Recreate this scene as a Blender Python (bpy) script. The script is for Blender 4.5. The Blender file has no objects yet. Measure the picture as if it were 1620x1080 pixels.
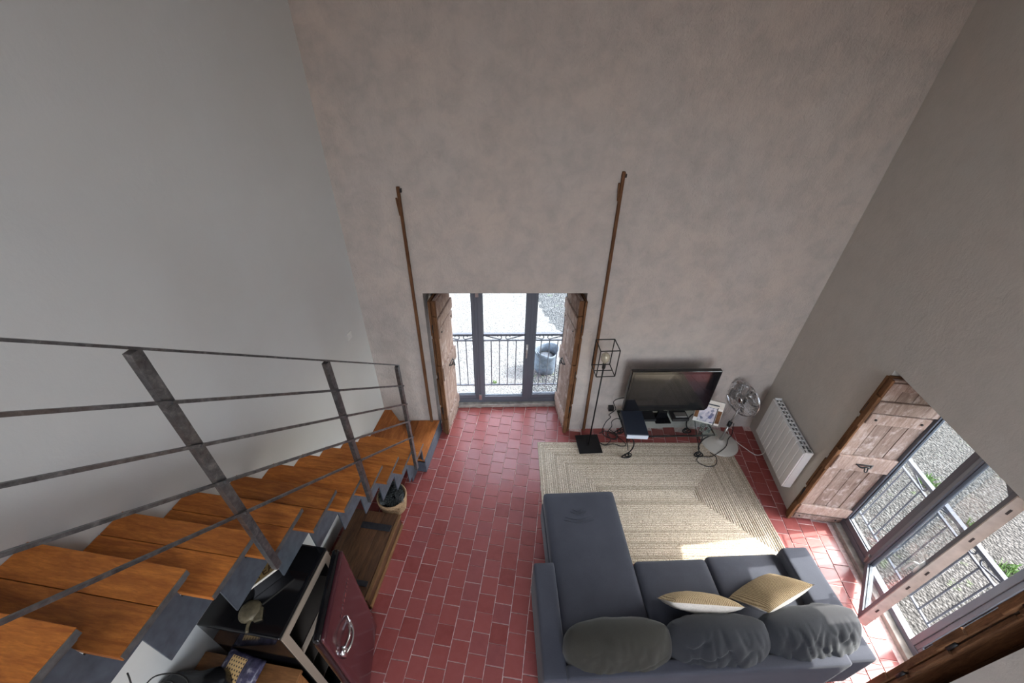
import bpy, math, random
from mathutils import Vector, Matrix, noise as mnoise
random.seed(7)
SC = bpy.context.scene
COL = SC.collection
R = math.radians

# ------------------------------------------------------------------ camera
CAM_H = 4.3
FPX = 635.0
PITCH, YAW, ROLL = 0.628018, -0.127178, -0.0226366
def cam_axes():
    cp, sp, cy, sy = math.cos(PITCH), math.sin(PITCH), math.cos(YAW), math.sin(YAW)
    f = Vector((sy*cp, cy*cp, -sp)); r = Vector((cy, -sy, 0)); d = f.cross(r)
    cr, sr = math.cos(ROLL), math.sin(ROLL)
    return cr*r + sr*d, -sr*r + cr*d, f
CR, CD, CF = cam_axes()
def project(p):
    v = Vector(p) - Vector((0, 0, CAM_H)); z = v.dot(CF)
    return 810 + FPX*v.dot(CR)/z, 540 + FPX*v.dot(CD)/z, z
cam = bpy.data.cameras.new('camera'); cam.sensor_width = 36; cam.sensor_fit = 'HORIZONTAL'
cam.lens = FPX/1620*36; cam.clip_start = 0.05; cam.clip_end = 200
camo = bpy.data.objects.new('camera', cam); COL.objects.link(camo)
U = -CD; B = -CF
camo.matrix_world = Matrix(((CR.x, U.x, B.x, 0), (CR.y, U.y, B.y, 0), (CR.z, U.z, B.z, CAM_H), (0, 0, 0, 1)))
SC.camera = camo

# ------------------------------------------------------------------ world, sun, exposure
SUN = Vector((0.967, 0.252, 1.0)).normalized()
world = bpy.data.worlds.new('sky'); SC.world = world; world.use_nodes = True
wn = world.node_tree; wn.nodes.clear()
sky = wn.nodes.new('ShaderNodeTexSky'); sky.sky_type = 'NISHITA'; sky.sun_disc = False
sky.sun_elevation = math.asin(SUN.z); sky.sun_rotation = math.atan2(SUN.x, SUN.y)
sky.air_density = 1.0; sky.dust_density = 3.0; sky.altitude = 200
hs = wn.nodes.new('ShaderNodeHueSaturation'); hs.inputs['Saturation'].default_value = 0.45
bg = wn.nodes.new('ShaderNodeBackground'); bg.inputs['Strength'].default_value = 2.3
wo = wn.nodes.new('ShaderNodeOutputWorld')
wn.links.new(sky.outputs[0], hs.inputs['Color']); wn.links.new(hs.outputs[0], bg.inputs['Color']); wn.links.new(bg.outputs[0], wo.inputs['Surface'])
sl = bpy.data.lights.new('sun', 'SUN'); sl.energy = 11.0; sl.angle = R(0.6); sl.color = (1.0, 0.95, 0.87)
so = bpy.data.objects.new('sun', sl); COL.objects.link(so)
so.rotation_euler = SUN.to_track_quat('Z', 'Y').to_euler(); so.location = SUN*20
def portal(name, loc, rot, sx, sy):
    l = bpy.data.lights.new(name, 'AREA'); l.shape = 'RECTANGLE'; l.size = sx; l.size_y = sy; l.energy = 1
    l.cycles.is_portal = True
    o = bpy.data.objects.new(name, l); COL.objects.link(o); o.location = loc; o.rotation_euler = rot
SC.view_settings.view_transform = 'Standard'; SC.view_settings.look = 'None'
SC.view_settings.gamma = 1.0; SC.view_settings.exposure = 0.34; SC.view_settings.use_curve_mapping = False
SC.cycles.use_denoising = True
SC.cycles.max_bounces = 10; SC.cycles.diffuse_bounces = 6; SC.cycles.transparent_max_bounces = 16
SC.cycles.sample_clamp_indirect = 6.0

# ------------------------------------------------------------------ materials
def srgb(r, g, b):
    f = lambda c: (c/255/12.92) if c/255 <= .04045 else ((c/255+.055)/1.055)**2.4
    return (f(r), f(g), f(b), 1)
class NT:
    def __init__(s, name):
        s.m = bpy.data.materials.new(name); s.m.use_nodes = True; s.t = s.m.node_tree
        s.p = s.t.nodes['Principled BSDF']; s.o = s.t.nodes['Material Output']
    def n(s, typ, **kw):
        nd = s.t.nodes.new(typ)
        for k, v in kw.items():
            if k in nd.inputs: nd.inputs[k].default_value = v
            else: setattr(nd, k, v)
        return nd
    def l(s, a, b): s.t.links.new(a, b)
    def coord(s, kind='Object', scale=(1, 1, 1), rot=(0, 0, 0)):
        c = s.n('ShaderNodeTexCoord'); mp = s.n('ShaderNodeMapping'); s.l(c.outputs[kind], mp.inputs['Vector'])
        mp.inputs['Scale'].default_value = scale; mp.inputs['Rotation'].default_value = rot
        return mp.outputs[0]
    def world(s, scale=(1, 1, 1)):
        g = s.n('ShaderNodeNewGeometry'); mp = s.n('ShaderNodeMapping'); s.l(g.outputs['Position'], mp.inputs['Vector'])
        mp.inputs['Scale'].default_value = scale
        return mp.outputs[0]
    def noise(s, vec, scale, detail=4, rough=.55, dist=0):
        nd = s.n('ShaderNodeTexNoise'); nd.inputs['Scale'].default_value = scale; nd.inputs['Detail'].default_value = detail
        nd.inputs['Roughness'].default_value = rough; nd.inputs['Distortion'].default_value = dist
        if vec: s.l(vec, nd.inputs['Vector'])
        return nd
    def ramp(s, fac, stops):
        r = s.n('ShaderNodeValToRGB'); e = r.color_ramp.elements
        while len(e) < len(stops): e.new(0.5)
        for el, (p, c) in zip(e, stops): el.position = p; el.color = c if len(c) == 4 else (*c, 1)
        s.l(fac, r.inputs[0]); return r.outputs[0]
    def mix(s, fac, a, b, blend='MIX'):
        m = s.n('ShaderNodeMix', data_type='RGBA', blend_type=blend)
        if isinstance(fac, (int, float)): m.inputs[0].default_value = fac
        else: s.l(fac, m.inputs[0])
        for v, i in ((a, 6), (b, 7)):
            if isinstance(v, tuple): m.inputs[i].default_value = v
            else: s.l(v, m.inputs[i])
        return m.outputs[2]
    def bump(s, h, strength, dist=.01):
        b = s.n('ShaderNodeBump'); b.inputs['Strength'].default_value = strength; b.inputs['Distance'].default_value = dist
        s.l(h, b.inputs['Height']); s.l(b.outputs[0], s.p.inputs['Normal'])
    def col(s, c):
        if isinstance(c, tuple): s.p.inputs['Base Color'].default_value = c
        else: s.l(c, s.p.inputs['Base Color'])
    def fin(s, rough=.6, metal=0.0, spec=.5):
        s.p.inputs['Roughness'].default_value = rough; s.p.inputs['Metallic'].default_value = metal
        s.p.inputs['Specular IOR Level'].default_value = spec
        return s.m
M = {}
def simple(name, c, rough=.5, metal=0, spec=.5, var=0.0, vs=30):
    t = NT(name)
    if var:
        nz = t.noise(t.coord(), vs, 3)
        a = tuple(min(1, x*(1-var)) for x in c[:3])+(1,); b = tuple(min(1, x*(1+var)) for x in c[:3])+(1,)
        t.col(t.ramp(nz.outputs[0], [(.3, a), (.7, b)]))
    else: t.col(c)
    M[name] = t.fin(rough, metal, spec); return M[name]

def plaster(name, base, warm, dark, mott, bump, rough=.9):
    t = NT(name); w = t.world()
    n1 = t.noise(w, .9, 6, .6, .6); n2 = t.noise(w, 5.5, 5, .65, .3); n3 = t.noise(w, 60, 4, .7)
    c = t.mix(t.ramp(n1.outputs[0], [(.35, (0, 0, 0)), (.65, (1, 1, 1))]), base, warm)
    c = t.mix(t.ramp(n2.outputs[0], [(.3, (1*mott,)*3), (.62, (0, 0, 0))]), c, dark)
    t.col(c)
    n4 = t.noise(t.world((1.4, 1.4, .8)), 13, 5, .62, 1.2)
    mid = t.n('ShaderNodeMath', operation='MULTIPLY_ADD'); t.l(n4.outputs[0], mid.inputs[0]); mid.inputs[1].default_value = 1.6; t.l(n3.outputs[0], mid.inputs[2])
    add = t.n('ShaderNodeMath', operation='MULTIPLY_ADD'); t.l(n2.outputs[0], add.inputs[0]); add.inputs[1].default_value = 2.5; t.l(mid.outputs[0], add.inputs[2])
    t.bump(add.outputs[0], bump, .02)
    M[name] = t.fin(rough, 0, .2)
plaster('lime_plaster', (.50, .45, .415, 1), (.545, .465, .41, 1), (.36, .33, .305, 1), .6, .42)
plaster('side_plaster', (.49, .465, .43, 1), (.50, .455, .41, 1), (.40, .38, .35, 1), .4, .12)
plaster('smooth_plaster', (.62, .635, .625, 1), (.605, .61, .59, 1), (.57, .58, .57, 1), .25, .05)
simple('ceiling_paint', (.6, .59, .57, 1), .9)

def tile_mat():
    t = NT('terracotta'); oi = t.n('ShaderNodeObjectInfo'); w = t.world()
    base = t.ramp(oi.outputs['Random'], [(0, (.205, .036, .030, 1)), (.35, (.245, .050, .042, 1)), (.7, (.275, .064, .056, 1)), (1, (.225, .056, .054, 1))])
    n = t.noise(w, 14, 5, .65)
    c = t.mix(t.ramp(n.outputs[0], [(.35, (.0,)*3), (.75, (.45,)*3)]), base, (.33, .095, .085, 1))
    s = t.noise(w, 70, 3, .6)
    c = t.mix(t.ramp(s.outputs[0], [(.72, (0,)*3), (.80, (.5,)*3)]), c, (.48, .24, .20, 1))
    t.col(c); n2 = t.noise(w, 35, 4)
    t.bump(n2.outputs[0], .18, .004)
    t.p.inputs['Coat Weight'].default_value = .45; t.p.inputs['Coat Roughness'].default_value = .2
    M['terracotta'] = t.fin(.5, 0, .35)
tile_mat()
simple('grout', (.58, .44, .41, 1), .9, 0, .2, .25, 40)

def wood(name, dark, light, scale=(1, 1, 1), rough=.5, gs=6, dist=3.0, bump=.15, rnd=True, wear=None, spec=.4):
    t = NT(name); v = t.coord('Object', scale)
    if rnd:
        oi = t.n('ShaderNodeObjectInfo'); cx = t.n('ShaderNodeVectorMath', operation='ADD')
        mul = t.n('ShaderNodeMath', operation='MULTIPLY'); t.l(oi.outputs['Random'], mul.inputs[0]); mul.inputs[1].default_value = 37
        t.l(v, cx.inputs[0]); t.l(mul.outputs[0], cx.inputs[1]); v = cx.outputs[0]
    n = t.noise(v, gs, 6, .62, dist*.3)
    f = t.noise(v, gs*6, 4, .7, .5)
    c = t.ramp(n.outputs[0], [(.28, dark), (.5, tuple((a+b)/2 for a, b in zip(dark, light))), (.72, light)])
    c = t.mix(t.ramp(f.outputs[0], [(.42, (.35,)*3), (.6, (0,)*3)]), c, tuple(x*.55 for x in dark[:3])+(1,))
    if rnd:
        hsn = t.n('ShaderNodeHueSaturation'); mr = t.n('ShaderNodeMapRange'); t.l(oi.outputs['Random'], mr.inputs[0]); mr.inputs[3].default_value = .78; mr.inputs[4].default_value = 1.2
        t.l(mr.outputs[0], hsn.inputs['Value']); t.l(c, hsn.inputs['Color']); c = hsn.outputs[0]
    if wear:
        wv = t.noise(t.coord('Object', (1.5, 1.5, 1)), 9, 5, .7)
        c = t.mix(t.ramp(wv.outputs[0], [(.52, (0,)*3), (.68, (.75,)*3)]), c, wear)
    t.col(c); t.bump(f.outputs[0], bump, .004)
    M[name] = t.fin(rough, 0, spec)
wood('tread_wood', (.27, .072, .012, 1), (.64, .225, .040, 1), (1.2, 9, 9), .5, 2.2, spec=.3)
wood('landing_wood', (.24, .068, .016, 1), (.52, .185, .048, 1), (9, 1.2, 9), .5, 2.2, spec=.3)
wood('shutter_wood', (.205, .130, .098, 1), (.40, .295, .245, 1), (9, 9, 1.0), .85, 2.5, 3, .4, True, (.47, .385, .345, 1), .2)
wood('raw_edge_wood', (.075, .032, .014, 1), (.25, .12, .055, 1), (9, 9, 1.2), .85, 2.5, 3, .5, True, None, .2)
wood('chest_wood', (.045, .020, .010, 1), (.155, .072, .032, 1), (9, 1.0, 9), .5, 2.4)
wood('chest_edge_wood', (.12, .055, .02, 1), (.29, .15, .06, 1), (9, 1.0, 9), .5, 2.4)
wood('cabinet_wood', (.16, .065, .02, 1), (.36, .165, .06, 1), (1, 9, 9), .5, 2.4)
wood('pole_wood', (.075, .032, .014, 1), (.22, .105, .05, 1), (14, 14, 1.2), .8, 2.5, 3, .5, False, None, .2)
simple('steel', (.095, .118, .145, 1), .5, .4, .5, .2, 18)
simple('tray_steel', (.12, .122, .12, 1), .45, .4, .5, .3, 25)
simple('dark_steel', (.045, .045, .05, 1), .42, .5, .5, .2, 20)
def mill():
    t = NT('mill_steel'); w = t.world((1, 1, 1)); n = t.noise(w, 26, 6, .7, .4); m = t.noise(w, 5, 4, .6)
    c = t.ramp(n.outputs[0], [(.3, (.06, .06, .062, 1)), (.55, (.15, .15, .152, 1)), (.75, (.30, .29, .28, 1))])
    t.col(t.mix(t.ramp(m.outputs[0], [(.45, (0,)*3), (.7, (.4,)*3)]), c, (.16, .10, .07, 1)))
    M['mill_steel'] = t.fin(.36, .65, .5)
mill()
simple('black_iron', (.014, .013, .013, 1), .5, .4)
simple('black_plastic', (.012, .012, .013, 1), .42)
simple('gloss_black', (.006, .006, .007, 1), .09, 0, .5)
simple('screen', (.008, .008, .010, 1), .06, 0, .6)
simple('navy_case', (.022, .028, .042, 1), .5)
simple('pale_plastic', (.62, .66, .72, 1), .45)
simple('chrome', (.68, .68, .70, 1), .16, 1)
simple('brushed', (.52, .51, .49, 1), .3, .9)
simple('white_enamel', (.70, .68, .66, 1), .35)
simple('cream_enamel', (.60, .58, .52, 1), .35)
simple('radiator_dark', (.10, .10, .095, 1), .7)
simple('anthracite', (.130, .145, .175, 1), .45, .1, .5)
simple('gasket', (.03, .035, .045, 1), .6)
simple('sash_edge', (.62, .58, .54, 1), .5, .2, .5, .15, 10)
simple('railing_paint', (.06, .065, .08, 1), .75, 0, .2)
simple('stone_sill', (.36, .335, .30, 1), .85, 0, .3, .3, 14)
simple('burgundy', (.060, .016, .021, 1), .16, 0, .6)
simple('fridge_liner', (.42, .34, .26, 1), .5)
simple('fridge_inside', (.04, .034, .03, 1), .6)
simple('shelf_glass', (.07, .06, .05, 1), .3)
simple('tea_gold', (.30, .205, .085, 1), .5, 0, .4, .25, 30)
simple('tea_letters', (.05, .022, .006, 1), .6)
simple('white_edge', (.72, .68, .62, 1), .6)
simple('olive_metal', (.12, .10, .06, 1), .5, .3, .5, .35, 40)
simple('linen_back', (.62, .56, .49, 1), .95, 0, .2, .1, 90)
simple('wicker', (.34, .22, .12, 1), .8, 0, .3, .35, 60)
simple('bag_black', (.010, .010, .011, 1), .22, 0, .5)
simple('cable_black', (.010, .010, .010, 1), .5)
simple('cable_white', (.65, .63, .6, 1), .5)
simple('switch_white', (.72, .72, .70, 1), .4)
simple('pine_cone', (.05, .055, .052, 1), .7, 0, .4, .7, 70)
simple('fan_blade', (.30, .29, .28, 1), .3, .5)
simple('bulb_glass', (.45, .40, .30, 1), .08, .2)
simple('sack_blue', (.045, .060, .080, 1), .6, 0, .4, .5, 7)
simple('sack_dark', (.03, .035, .045, 1), .7)
simple('grass_green', (.05, .095, .022, 1), .7, 0, .3, .3, 8)

def fabric(name, c1, c2, bump=.35, sc=420):
    t = NT(name); v = t.coord('Object'); n = t.noise(v, sc, 2, .6); m = t.noise(v, 3.2, 3)
    f = t.mix(.35, n.outputs[0], m.outputs[0])
    t.col(t.ramp(f, [(.35, c1), (.65, c2)])); t.bump(n.outputs[0], bump, .0015)
    t.p.inputs['Sheen Weight'].default_value = .15
    M[name] = t.fin(.95, 0, .15)
fabric('sofa_fabric', (.040, .042, .053, 1), (.064, .066, .082, 1))
fabric('cushion_fabric', (.020, .021, .024, 1), (.036, .037, .041, 1))
fabric('cushion_olive', (.027, .025, .020, 1), (.044, .041, .033, 1))

def jute(name, c1, c2, band):
    t = NT(name); v = t.coord('Object')
    wv = t.n('ShaderNodeTexWave', wave_type='BANDS', bands_direction='X'); wv.inputs['Scale'].default_value = band; wv.inputs['Distortion'].default_value = 2.0; wv.inputs['Detail'].default_value = 2
    wv.inputs['Detail Scale'].default_value = 2.5; t.l(v, wv.inputs['Vector'])
    n = t.noise(v, 160, 3, .6)
    f = t.mix(.5, wv.outputs['Color'], n.outputs[0])
    t.col(t.ramp(f, [(.25, c1), (.7, c2)])); t.bump(f, .8, .006)
    M[name] = t.fin(.95, 0, .15)
jute('jute_weave', (.24, .16, .085, 1), (.56, .42, .25, 1), 22)

def rug_mat():
    t = NT('braided_jute'); w = t.coord('Object')
    br = t.noise(w, 130, 2, .5); n = t.noise(w, 7, 5, .7); at = t.n('ShaderNodeAttribute', attribute_name='strand')
    c = t.ramp(br.outputs[0], [(.36, (.27, .205, .145, 1)), (.5, (.66, .555, .43, 1)), (.64, (.86, .76, .63, 1))])
    c = t.mix(t.ramp(n.outputs[0], [(.55, (0,)*3), (.72, (.45,)*3)]), c, (.38, .30, .22, 1))
    c = t.mix(at.outputs['Fac'], c, (.20, .145, .09, 1))
    t.col(c); t.bump(br.outputs[0], .9, .006)
    M['braided_jute'] = t.fin(.95, 0, .1)
rug_mat()

def gravel(name, c1, c2, c3, sc=26, green=0.0, bmp=1.0):
    t = NT(name); w = t.world()
    vo = t.n('ShaderNodeTexVoronoi', feature='F1'); vo.inputs['Scale'].default_value = sc; t.l(w, vo.inputs['Vector'])
    vs = t.n('ShaderNodeSeparateColor'); t.l(vo.outputs['Color'], vs.inputs[0])
    c = t.ramp(vs.outputs[0], [(.0, c1), (.5, c2), (1, c3)])
    c = t.mix(t.ramp(vo.outputs['Distance'], [(.45, (0,)*3), (.75, (.8,)*3)]), c, tuple(x*.5 for x in c1[:3])+(1,))
    n = t.noise(w, .8, 5, .65)
    c = t.mix(t.ramp(n.outputs[0], [(.45, (0,)*3), (.7, (.55,)*3)]), c, tuple(x*.75 for x in c2[:3])+(1,))
    if green:
        g = t.noise(w, 2.2, 5, .7)
        c = t.mix(t.ramp(g.outputs[0], [(.60, (0,)*3), (.74, (green,)*3)]), c, (.12, .20, .05, 1))
    t.col(c)
    inv = t.n('ShaderNodeMath', operation='SUBTRACT'); inv.inputs[0].default_value = 1; t.l(vo.outputs['Distance'], inv.inputs[1])
    t.bump(inv.outputs[0], bmp, .05)
    M[name] = t.fin(.9, 0, .2)
gravel('pale_gravel', (.078, .077, .074, 1), (.098, .096, .093, 1), (.118, .116, .113, 1), 30, 0, .4)
gravel('grey_gravel', (.017, .016, .014, 1), (.033, .031, .028, 1), (.064, .061, .056, 1), 24, .3)
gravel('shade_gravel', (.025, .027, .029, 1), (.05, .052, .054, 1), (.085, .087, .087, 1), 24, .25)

def glass(name, tint=(.93, .96, .97, 1), refl=.10):
    t = NT(name); t.t.nodes.remove(t.p)
    tr = t.n('ShaderNodeBsdfTransparent'); tr.inputs[0].default_value = tint
    gl = t.n('ShaderNodeBsdfGlossy'); gl.inputs['Roughness'].default_value = .02; gl.inputs['Color'].default_value = (1, 1, 1, 1)
    lw = t.n('ShaderNodeLayerWeight'); lw.inputs['Blend'].default_value = .5
    pw = t.n('ShaderNodeMath', operation='POWER'); t.l(lw.outputs['Facing'], pw.inputs[0]); pw.inputs[1].default_value = 4.0
    fr = t.n('ShaderNodeMath', operation='MULTIPLY_ADD'); t.l(pw.outputs[0], fr.inputs[0]); fr.inputs[1].default_value = .7; fr.inputs[2].default_value = .045
    mx = t.n('ShaderNodeMixShader'); t.l(fr.outputs[0], mx.inputs[0]); t.l(tr.outputs[0], mx.inputs[1]); t.l(gl.outputs[0], mx.inputs[2])
    t.l(mx.outputs[0], t.o.inputs['Surface']); M[name] = t.m
glass('clear_glass'); glass('table_glass', (.86, .92, .91, 1))

def pattern_mat():
    t = NT('blue_pattern'); v = t.coord('Object', (1, 1, 1))
    vo = t.n('ShaderNodeTexVoronoi', feature='F1'); vo.inputs['Scale'].default_value = 26; t.l(v, vo.inputs['Vector'])
    s = t.n('ShaderNodeSeparateColor'); t.l(vo.outputs['Color'], s.inputs[0])
    c = t.ramp(s.outputs[0], [(.0, (.05, .06, .13, 1)), (.4, (.50, .47, .52, 1)), (.7, (.62, .56, .58, 1)), (1, (.10, .11, .22, 1))])
    t.col(c); M['blue_pattern'] = t.fin(.6)
pattern_mat()
def packet_mat():
    t = NT('packet_print'); v = t.coord('Object'); n = t.noise(v, 22, 3)
    t.col(t.ramp(n.outputs[0], [(.35, (.018, .016, .035, 1)), (.6, (.06, .055, .10, 1)), (.75, (.30, .28, .32, 1))])); M['packet_print'] = t.fin(.25)
    t = NT('packet_grid'); v = t.coord('Object')
    br = t.n('ShaderNodeTexBrick'); br.inputs['Scale'].default_value = 13; br.inputs['Brick Width'].default_value = .26; br.inputs['Row Height'].default_value = .26; br.inputs['Color1'].default_value = (.03, .02, .02, 1); br.inputs['Color2'].default_value = (.05, .03, .02, 1)
    br.inputs['Mortar'].default_value = (.60, .40, .17, 1); br.inputs['Mortar Size'].default_value = .075; br.offset = 0; t.l(v, br.inputs['Vector'])
    t.col(br.outputs[0]); M['packet_grid'] = t.fin(.3)
packet_mat()

# ------------------------------------------------------------------ mesh helpers
class MB:
    def __init__(s): s.v = []; s.f = []
    def add(s, vs, fs):
        o = len(s.v); s.v += [tuple(x) for x in vs]; s.f += [tuple(i+o for i in f) for f in fs]; return s
    def box(s, x0, x1, y0, y1, z0, z1, mat=None):
        vs = [Vector(p) for p in ((x0, y0, z0), (x1, y0, z0), (x1, y1, z0), (x0, y1, z0), (x0, y0, z1), (x1, y0, z1), (x1, y1, z1), (x0, y1, z1))]
        if mat is not None: vs = [mat @ v for v in vs]
        return s.add(vs, [(0, 3, 2, 1), (4, 5, 6, 7), (0, 1, 5, 4), (1, 2, 6, 5), (2, 3, 7, 6), (3, 0, 4, 7)])
    def prism(s, pts, z0, z1, axis='z'):
        n = len(pts)
        if axis == 'z': a = [(x, y, z0) for x, y in pts]; b = [(x, y, z1) for x, y in pts]
        elif axis == 'x': a = [(z0, x, y) for x, y in pts]; b = [(z1, x, y) for x, y in pts]
        else: a = [(x, z0, y) for x, y in pts]; b = [(x, z1, y) for x, y in pts]
        return s.add(a+b, [tuple(range(n))[::-1], tuple(range(n, 2*n))]+[(i, (i+1) % n, n+(i+1) % n, n+i) for i in range(n)])
    def tube(s, pts, r, seg=8, closed=False, flat=1.0):
        pts = [Vector(p) for p in pts]; n = len(pts); rs = r if isinstance(r, (list, tuple)) else [r]*n
        rings = []; up = None
        for i, p in enumerate(pts):
            if closed: t = pts[(i+1) % n]-pts[i-1]
            else: t = pts[min(i+1, n-1)]-pts[max(i-1, 0)]
            if t.length < 1e-9: t = Vector((0, 0, 1))
            t.normalize()
            if up is None: up = t.orthogonal().normalized()
            else:
                up = up - t*up.dot(t)
                up = up.normalized() if up.length > 1e-6 else t.orthogonal().normalized()
            w = t.cross(up)
            rings.append([p+(up*math.cos(2*math.pi*k/seg)+w*math.sin(2*math.pi*k/seg)*flat)*rs[i] for k in range(seg)])
        vs = [v for rg in rings for v in rg]; fs = []
        m = n if closed else n-1
        for i in range(m):
            j = (i+1) % n
            for k in range(seg):
                l = (k+1) % seg; fs.append((i*seg+k, i*seg+l, j*seg+l, j*seg+k))
        if not closed: fs += [tuple(range(seg))[::-1], tuple(range((n-1)*seg, n*seg))]
        return s.add(vs, fs)
    def lathe(s, prof, seg=20, mat=None):
        vs = []; fs = []; n = len(prof)
        for r, z in prof:
            for k in range(seg):
                a = 2*math.pi*k/seg; v = Vector((max(r, 1e-4)*math.cos(a), max(r, 1e-4)*math.sin(a), z)); vs.append(mat @ v if mat is not None else v)
        for i in range(n-1):
            for k in range(seg):
                l = (k+1) % seg; fs.append((i*seg+k, i*seg+l, (i+1)*seg+l, (i+1)*seg+k))
        fs += [tuple(range(seg))[::-1], tuple(range((n-1)*seg, n*seg))]
        return s.add(vs, fs)
    def mesh(s, name, mat=None, smooth=False):
        me = bpy.data.meshes.new(name); me.from_pydata(s.v, [], s.f)
        if mat: me.materials.append(M[mat])
        if smooth: me.polygons.foreach_set('use_smooth', [True]*len(me.polygons))
        me.update(); return me
    def build(s, name, mat, parent=None, smooth=False, bevel=0, seg=2, label=None):
        o = bpy.data.objects.new(name, s.mesh(name, mat, smooth)); COL.objects.link(o)
        if parent: o.parent = parent
        if bevel:
            b = o.modifiers.new('bevel', 'BEVEL'); b.width = bevel; b.segments = seg; b.limit_method = 'ANGLE'; b.angle_limit = R(35)
        if label: o['label'] = label
        return o
def tag(o, label=None, cat=None, group=None, kind=None):
    if label: o['label'] = label
    if cat: o['category'] = cat
    if group: o['group'] = group
    if kind: o['kind'] = kind
    return o
def empty(name, loc=(0, 0, 0), rz=0, label=None, cat=None, group=None, kind=None, rot=None):
    o = bpy.data.objects.new(name, None); COL.objects.link(o); o.empty_display_size = .1
    o.location = loc; o.rotation_euler = rot if rot else (0, 0, rz)
    return tag(o, label, cat, group, kind)
def box(name, mat, dims, parent=None, bevel=0, seg=2, label=None, smooth=False):
    return MB().box(*dims).build(name, mat, parent, smooth, bevel, seg, label)
def spline(ctrl, n=8):
    c = [Vector(p) for p in ctrl]; c = [2*c[0]-c[1]]+c+[2*c[-1]-c[-2]]; out = []
    for i in range(1, len(c)-2):
        for k in range(n):
            t = k/n; p0, p1, p2, p3 = c[i-1], c[i], c[i+1], c[i+2]
            out.append(.5*((2*p1)+(p2-p0)*t+(2*p0-5*p1+4*p2-p3)*t*t+(3*p1-p0-3*p2+p3)*t**3))
    return out+[c[-2]]
def soft_box(w, d, h, r=.04, crown=.0, nx=14, ny=14, nz=6, seed=0, lump=0.0):
    """rounded, slightly crowned block standing on z=0, centred in x and y"""
    mb = MB(); idx = {}; vs = []; fs = []
    def vid(i, j, k):
        key = (i, j, k)
        if key not in idx:
            f = lambda a: .5-.5*math.cos(math.pi*a)
            p = Vector(((f(i/nx)-.5)*w, (f(j/ny)-.5)*d, (f(k/nz)-.5)*h))
            q = Vector((max(-w/2+r, min(w/2-r, p.x)), max(-d/2+r, min(d/2-r, p.y)), max(-h/2+r, min(h/2-r, p.z))))
            e = p-q
            if e.length > 1e-9: p = q+e.normalized()*r
            u, v = 2*p.x/w, 2*p.y/d
            if p.z > 0: p.z += crown*(1-u**4)*(1-v**4)
            if lump: p += Vector((0, 0, 1))*lump*mnoise.noise(Vector((p.x*5+seed, p.y*5, p.z*5)))
            p.z += h/2
            idx[key] = len(vs); vs.append(p)
        return idx[key]
    for i in range(nx):
        for j in range(ny):
            fs.append((vid(i, j, 0), vid(i, j+1, 0), vid(i+1, j+1, 0), vid(i+1, j, 0)))
            fs.append((vid(i, j, nz), vid(i+1, j, nz), vid(i+1, j+1, nz), vid(i, j+1, nz)))
    for i in range(nx):
        for k in range(nz):
            fs.append((vid(i, 0, k), vid(i+1, 0, k), vid(i+1, 0, k+1), vid(i, 0, k+1)))
            fs.append((vid(i, ny, k), vid(i, ny, k+1), vid(i+1, ny, k+1), vid(i+1, ny, k)))
    for j in range(ny):
        for k in range(nz):
            fs.append((vid(0, j, k), vid(0, j, k+1), vid(0, j+1, k+1), vid(0, j+1, k)))
            fs.append((vid(nx, j, k), vid(nx, j+1, k), vid(nx, j+1, k+1), vid(nx, j, k+1)))
    return mb.add(vs, fs)

# ------------------------------------------------------------------ room frame
XL, XR = -2.124, 2.90
PHI = 0.175135
WB = Vector((math.cos(PHI), math.sin(PHI), 0)); NB = Vector((-math.sin(PHI), math.cos(PHI), 0))
W0 = Vector((2.90, 4.39, 0))
def BW(s, d=0, z=0): return W0 + WB*s + NB*d + Vector((0, 0, z))
ZG = -2.5          # ground outside
ZC = 6.3           # ceiling
TH = .60           # wall thickness
OB0, OB1, OBZ = -4.412, -2.622, 2.17      # opening in the back wall (along s)
OR1, OR0, ORZ = 3.057, 1.267, 2.156       # opening in the right wall (along y)
YREAR = -3.2

# back wall (local frame: x along the wall, y outwards)
bw = MB()
bw.box(-5.60, OB0, 0, TH, ZG, ZC).box(OB1, 1.2, 0, TH, ZG, ZC).box(OB0, OB1, 0, TH, OBZ, ZC).box(OB0, OB1, 0, TH, ZG, -.012)
wall_back = tag(bw.build('wall_back', 'lime_plaster'), 'beige grey lime plaster wall with the double window opening', kind='structure')
wall_back.location = W0; wall_back.rotation_euler = (0, 0, PHI)
rw = MB()
rw.box(XR, XR+TH, OR1, 4.42, ZG, ZC).box(XR, XR+TH, YREAR, OR0, ZG, ZC).box(XR, XR+TH, OR0, OR1, ORZ, ZC).box(XR, XR+TH, OR0, OR1, ZG, -.012)
tag(rw.build('wall_right', 'side_plaster'), 'grey plaster side wall with radiator and open window', kind='structure')
tag(box('wall_left', 'smooth_plaster', (XL-.3, XL, YREAR, 3.52, ZG, ZC)), 'smooth pale grey wall along the staircase', kind='structure')
RX0, RX1, RZ0, RZ1 = .8, 2.8, 1.0, 5.0          # unseen opening behind the viewer, added to let more daylight in
rr = MB(); rr.box(XL, RX0, YREAR-.3, YREAR, ZG, ZC).box(RX1, XR, YREAR-.3, YREAR, ZG, ZC).box(RX0, RX1, YREAR-.3, YREAR, RZ1, ZC).box(RX0, RX1, YREAR-.3, YREAR, ZG, RZ0)
tag(rr.build('wall_rear', 'side_plaster'), 'plaster wall behind the viewer with a tall opening added for fill daylight', kind='structure')
KX0, KX1, KY0, KY1 = -.6, 1.1, -2.7, -1.0           # unseen roof opening, added to brighten the room from above
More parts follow.
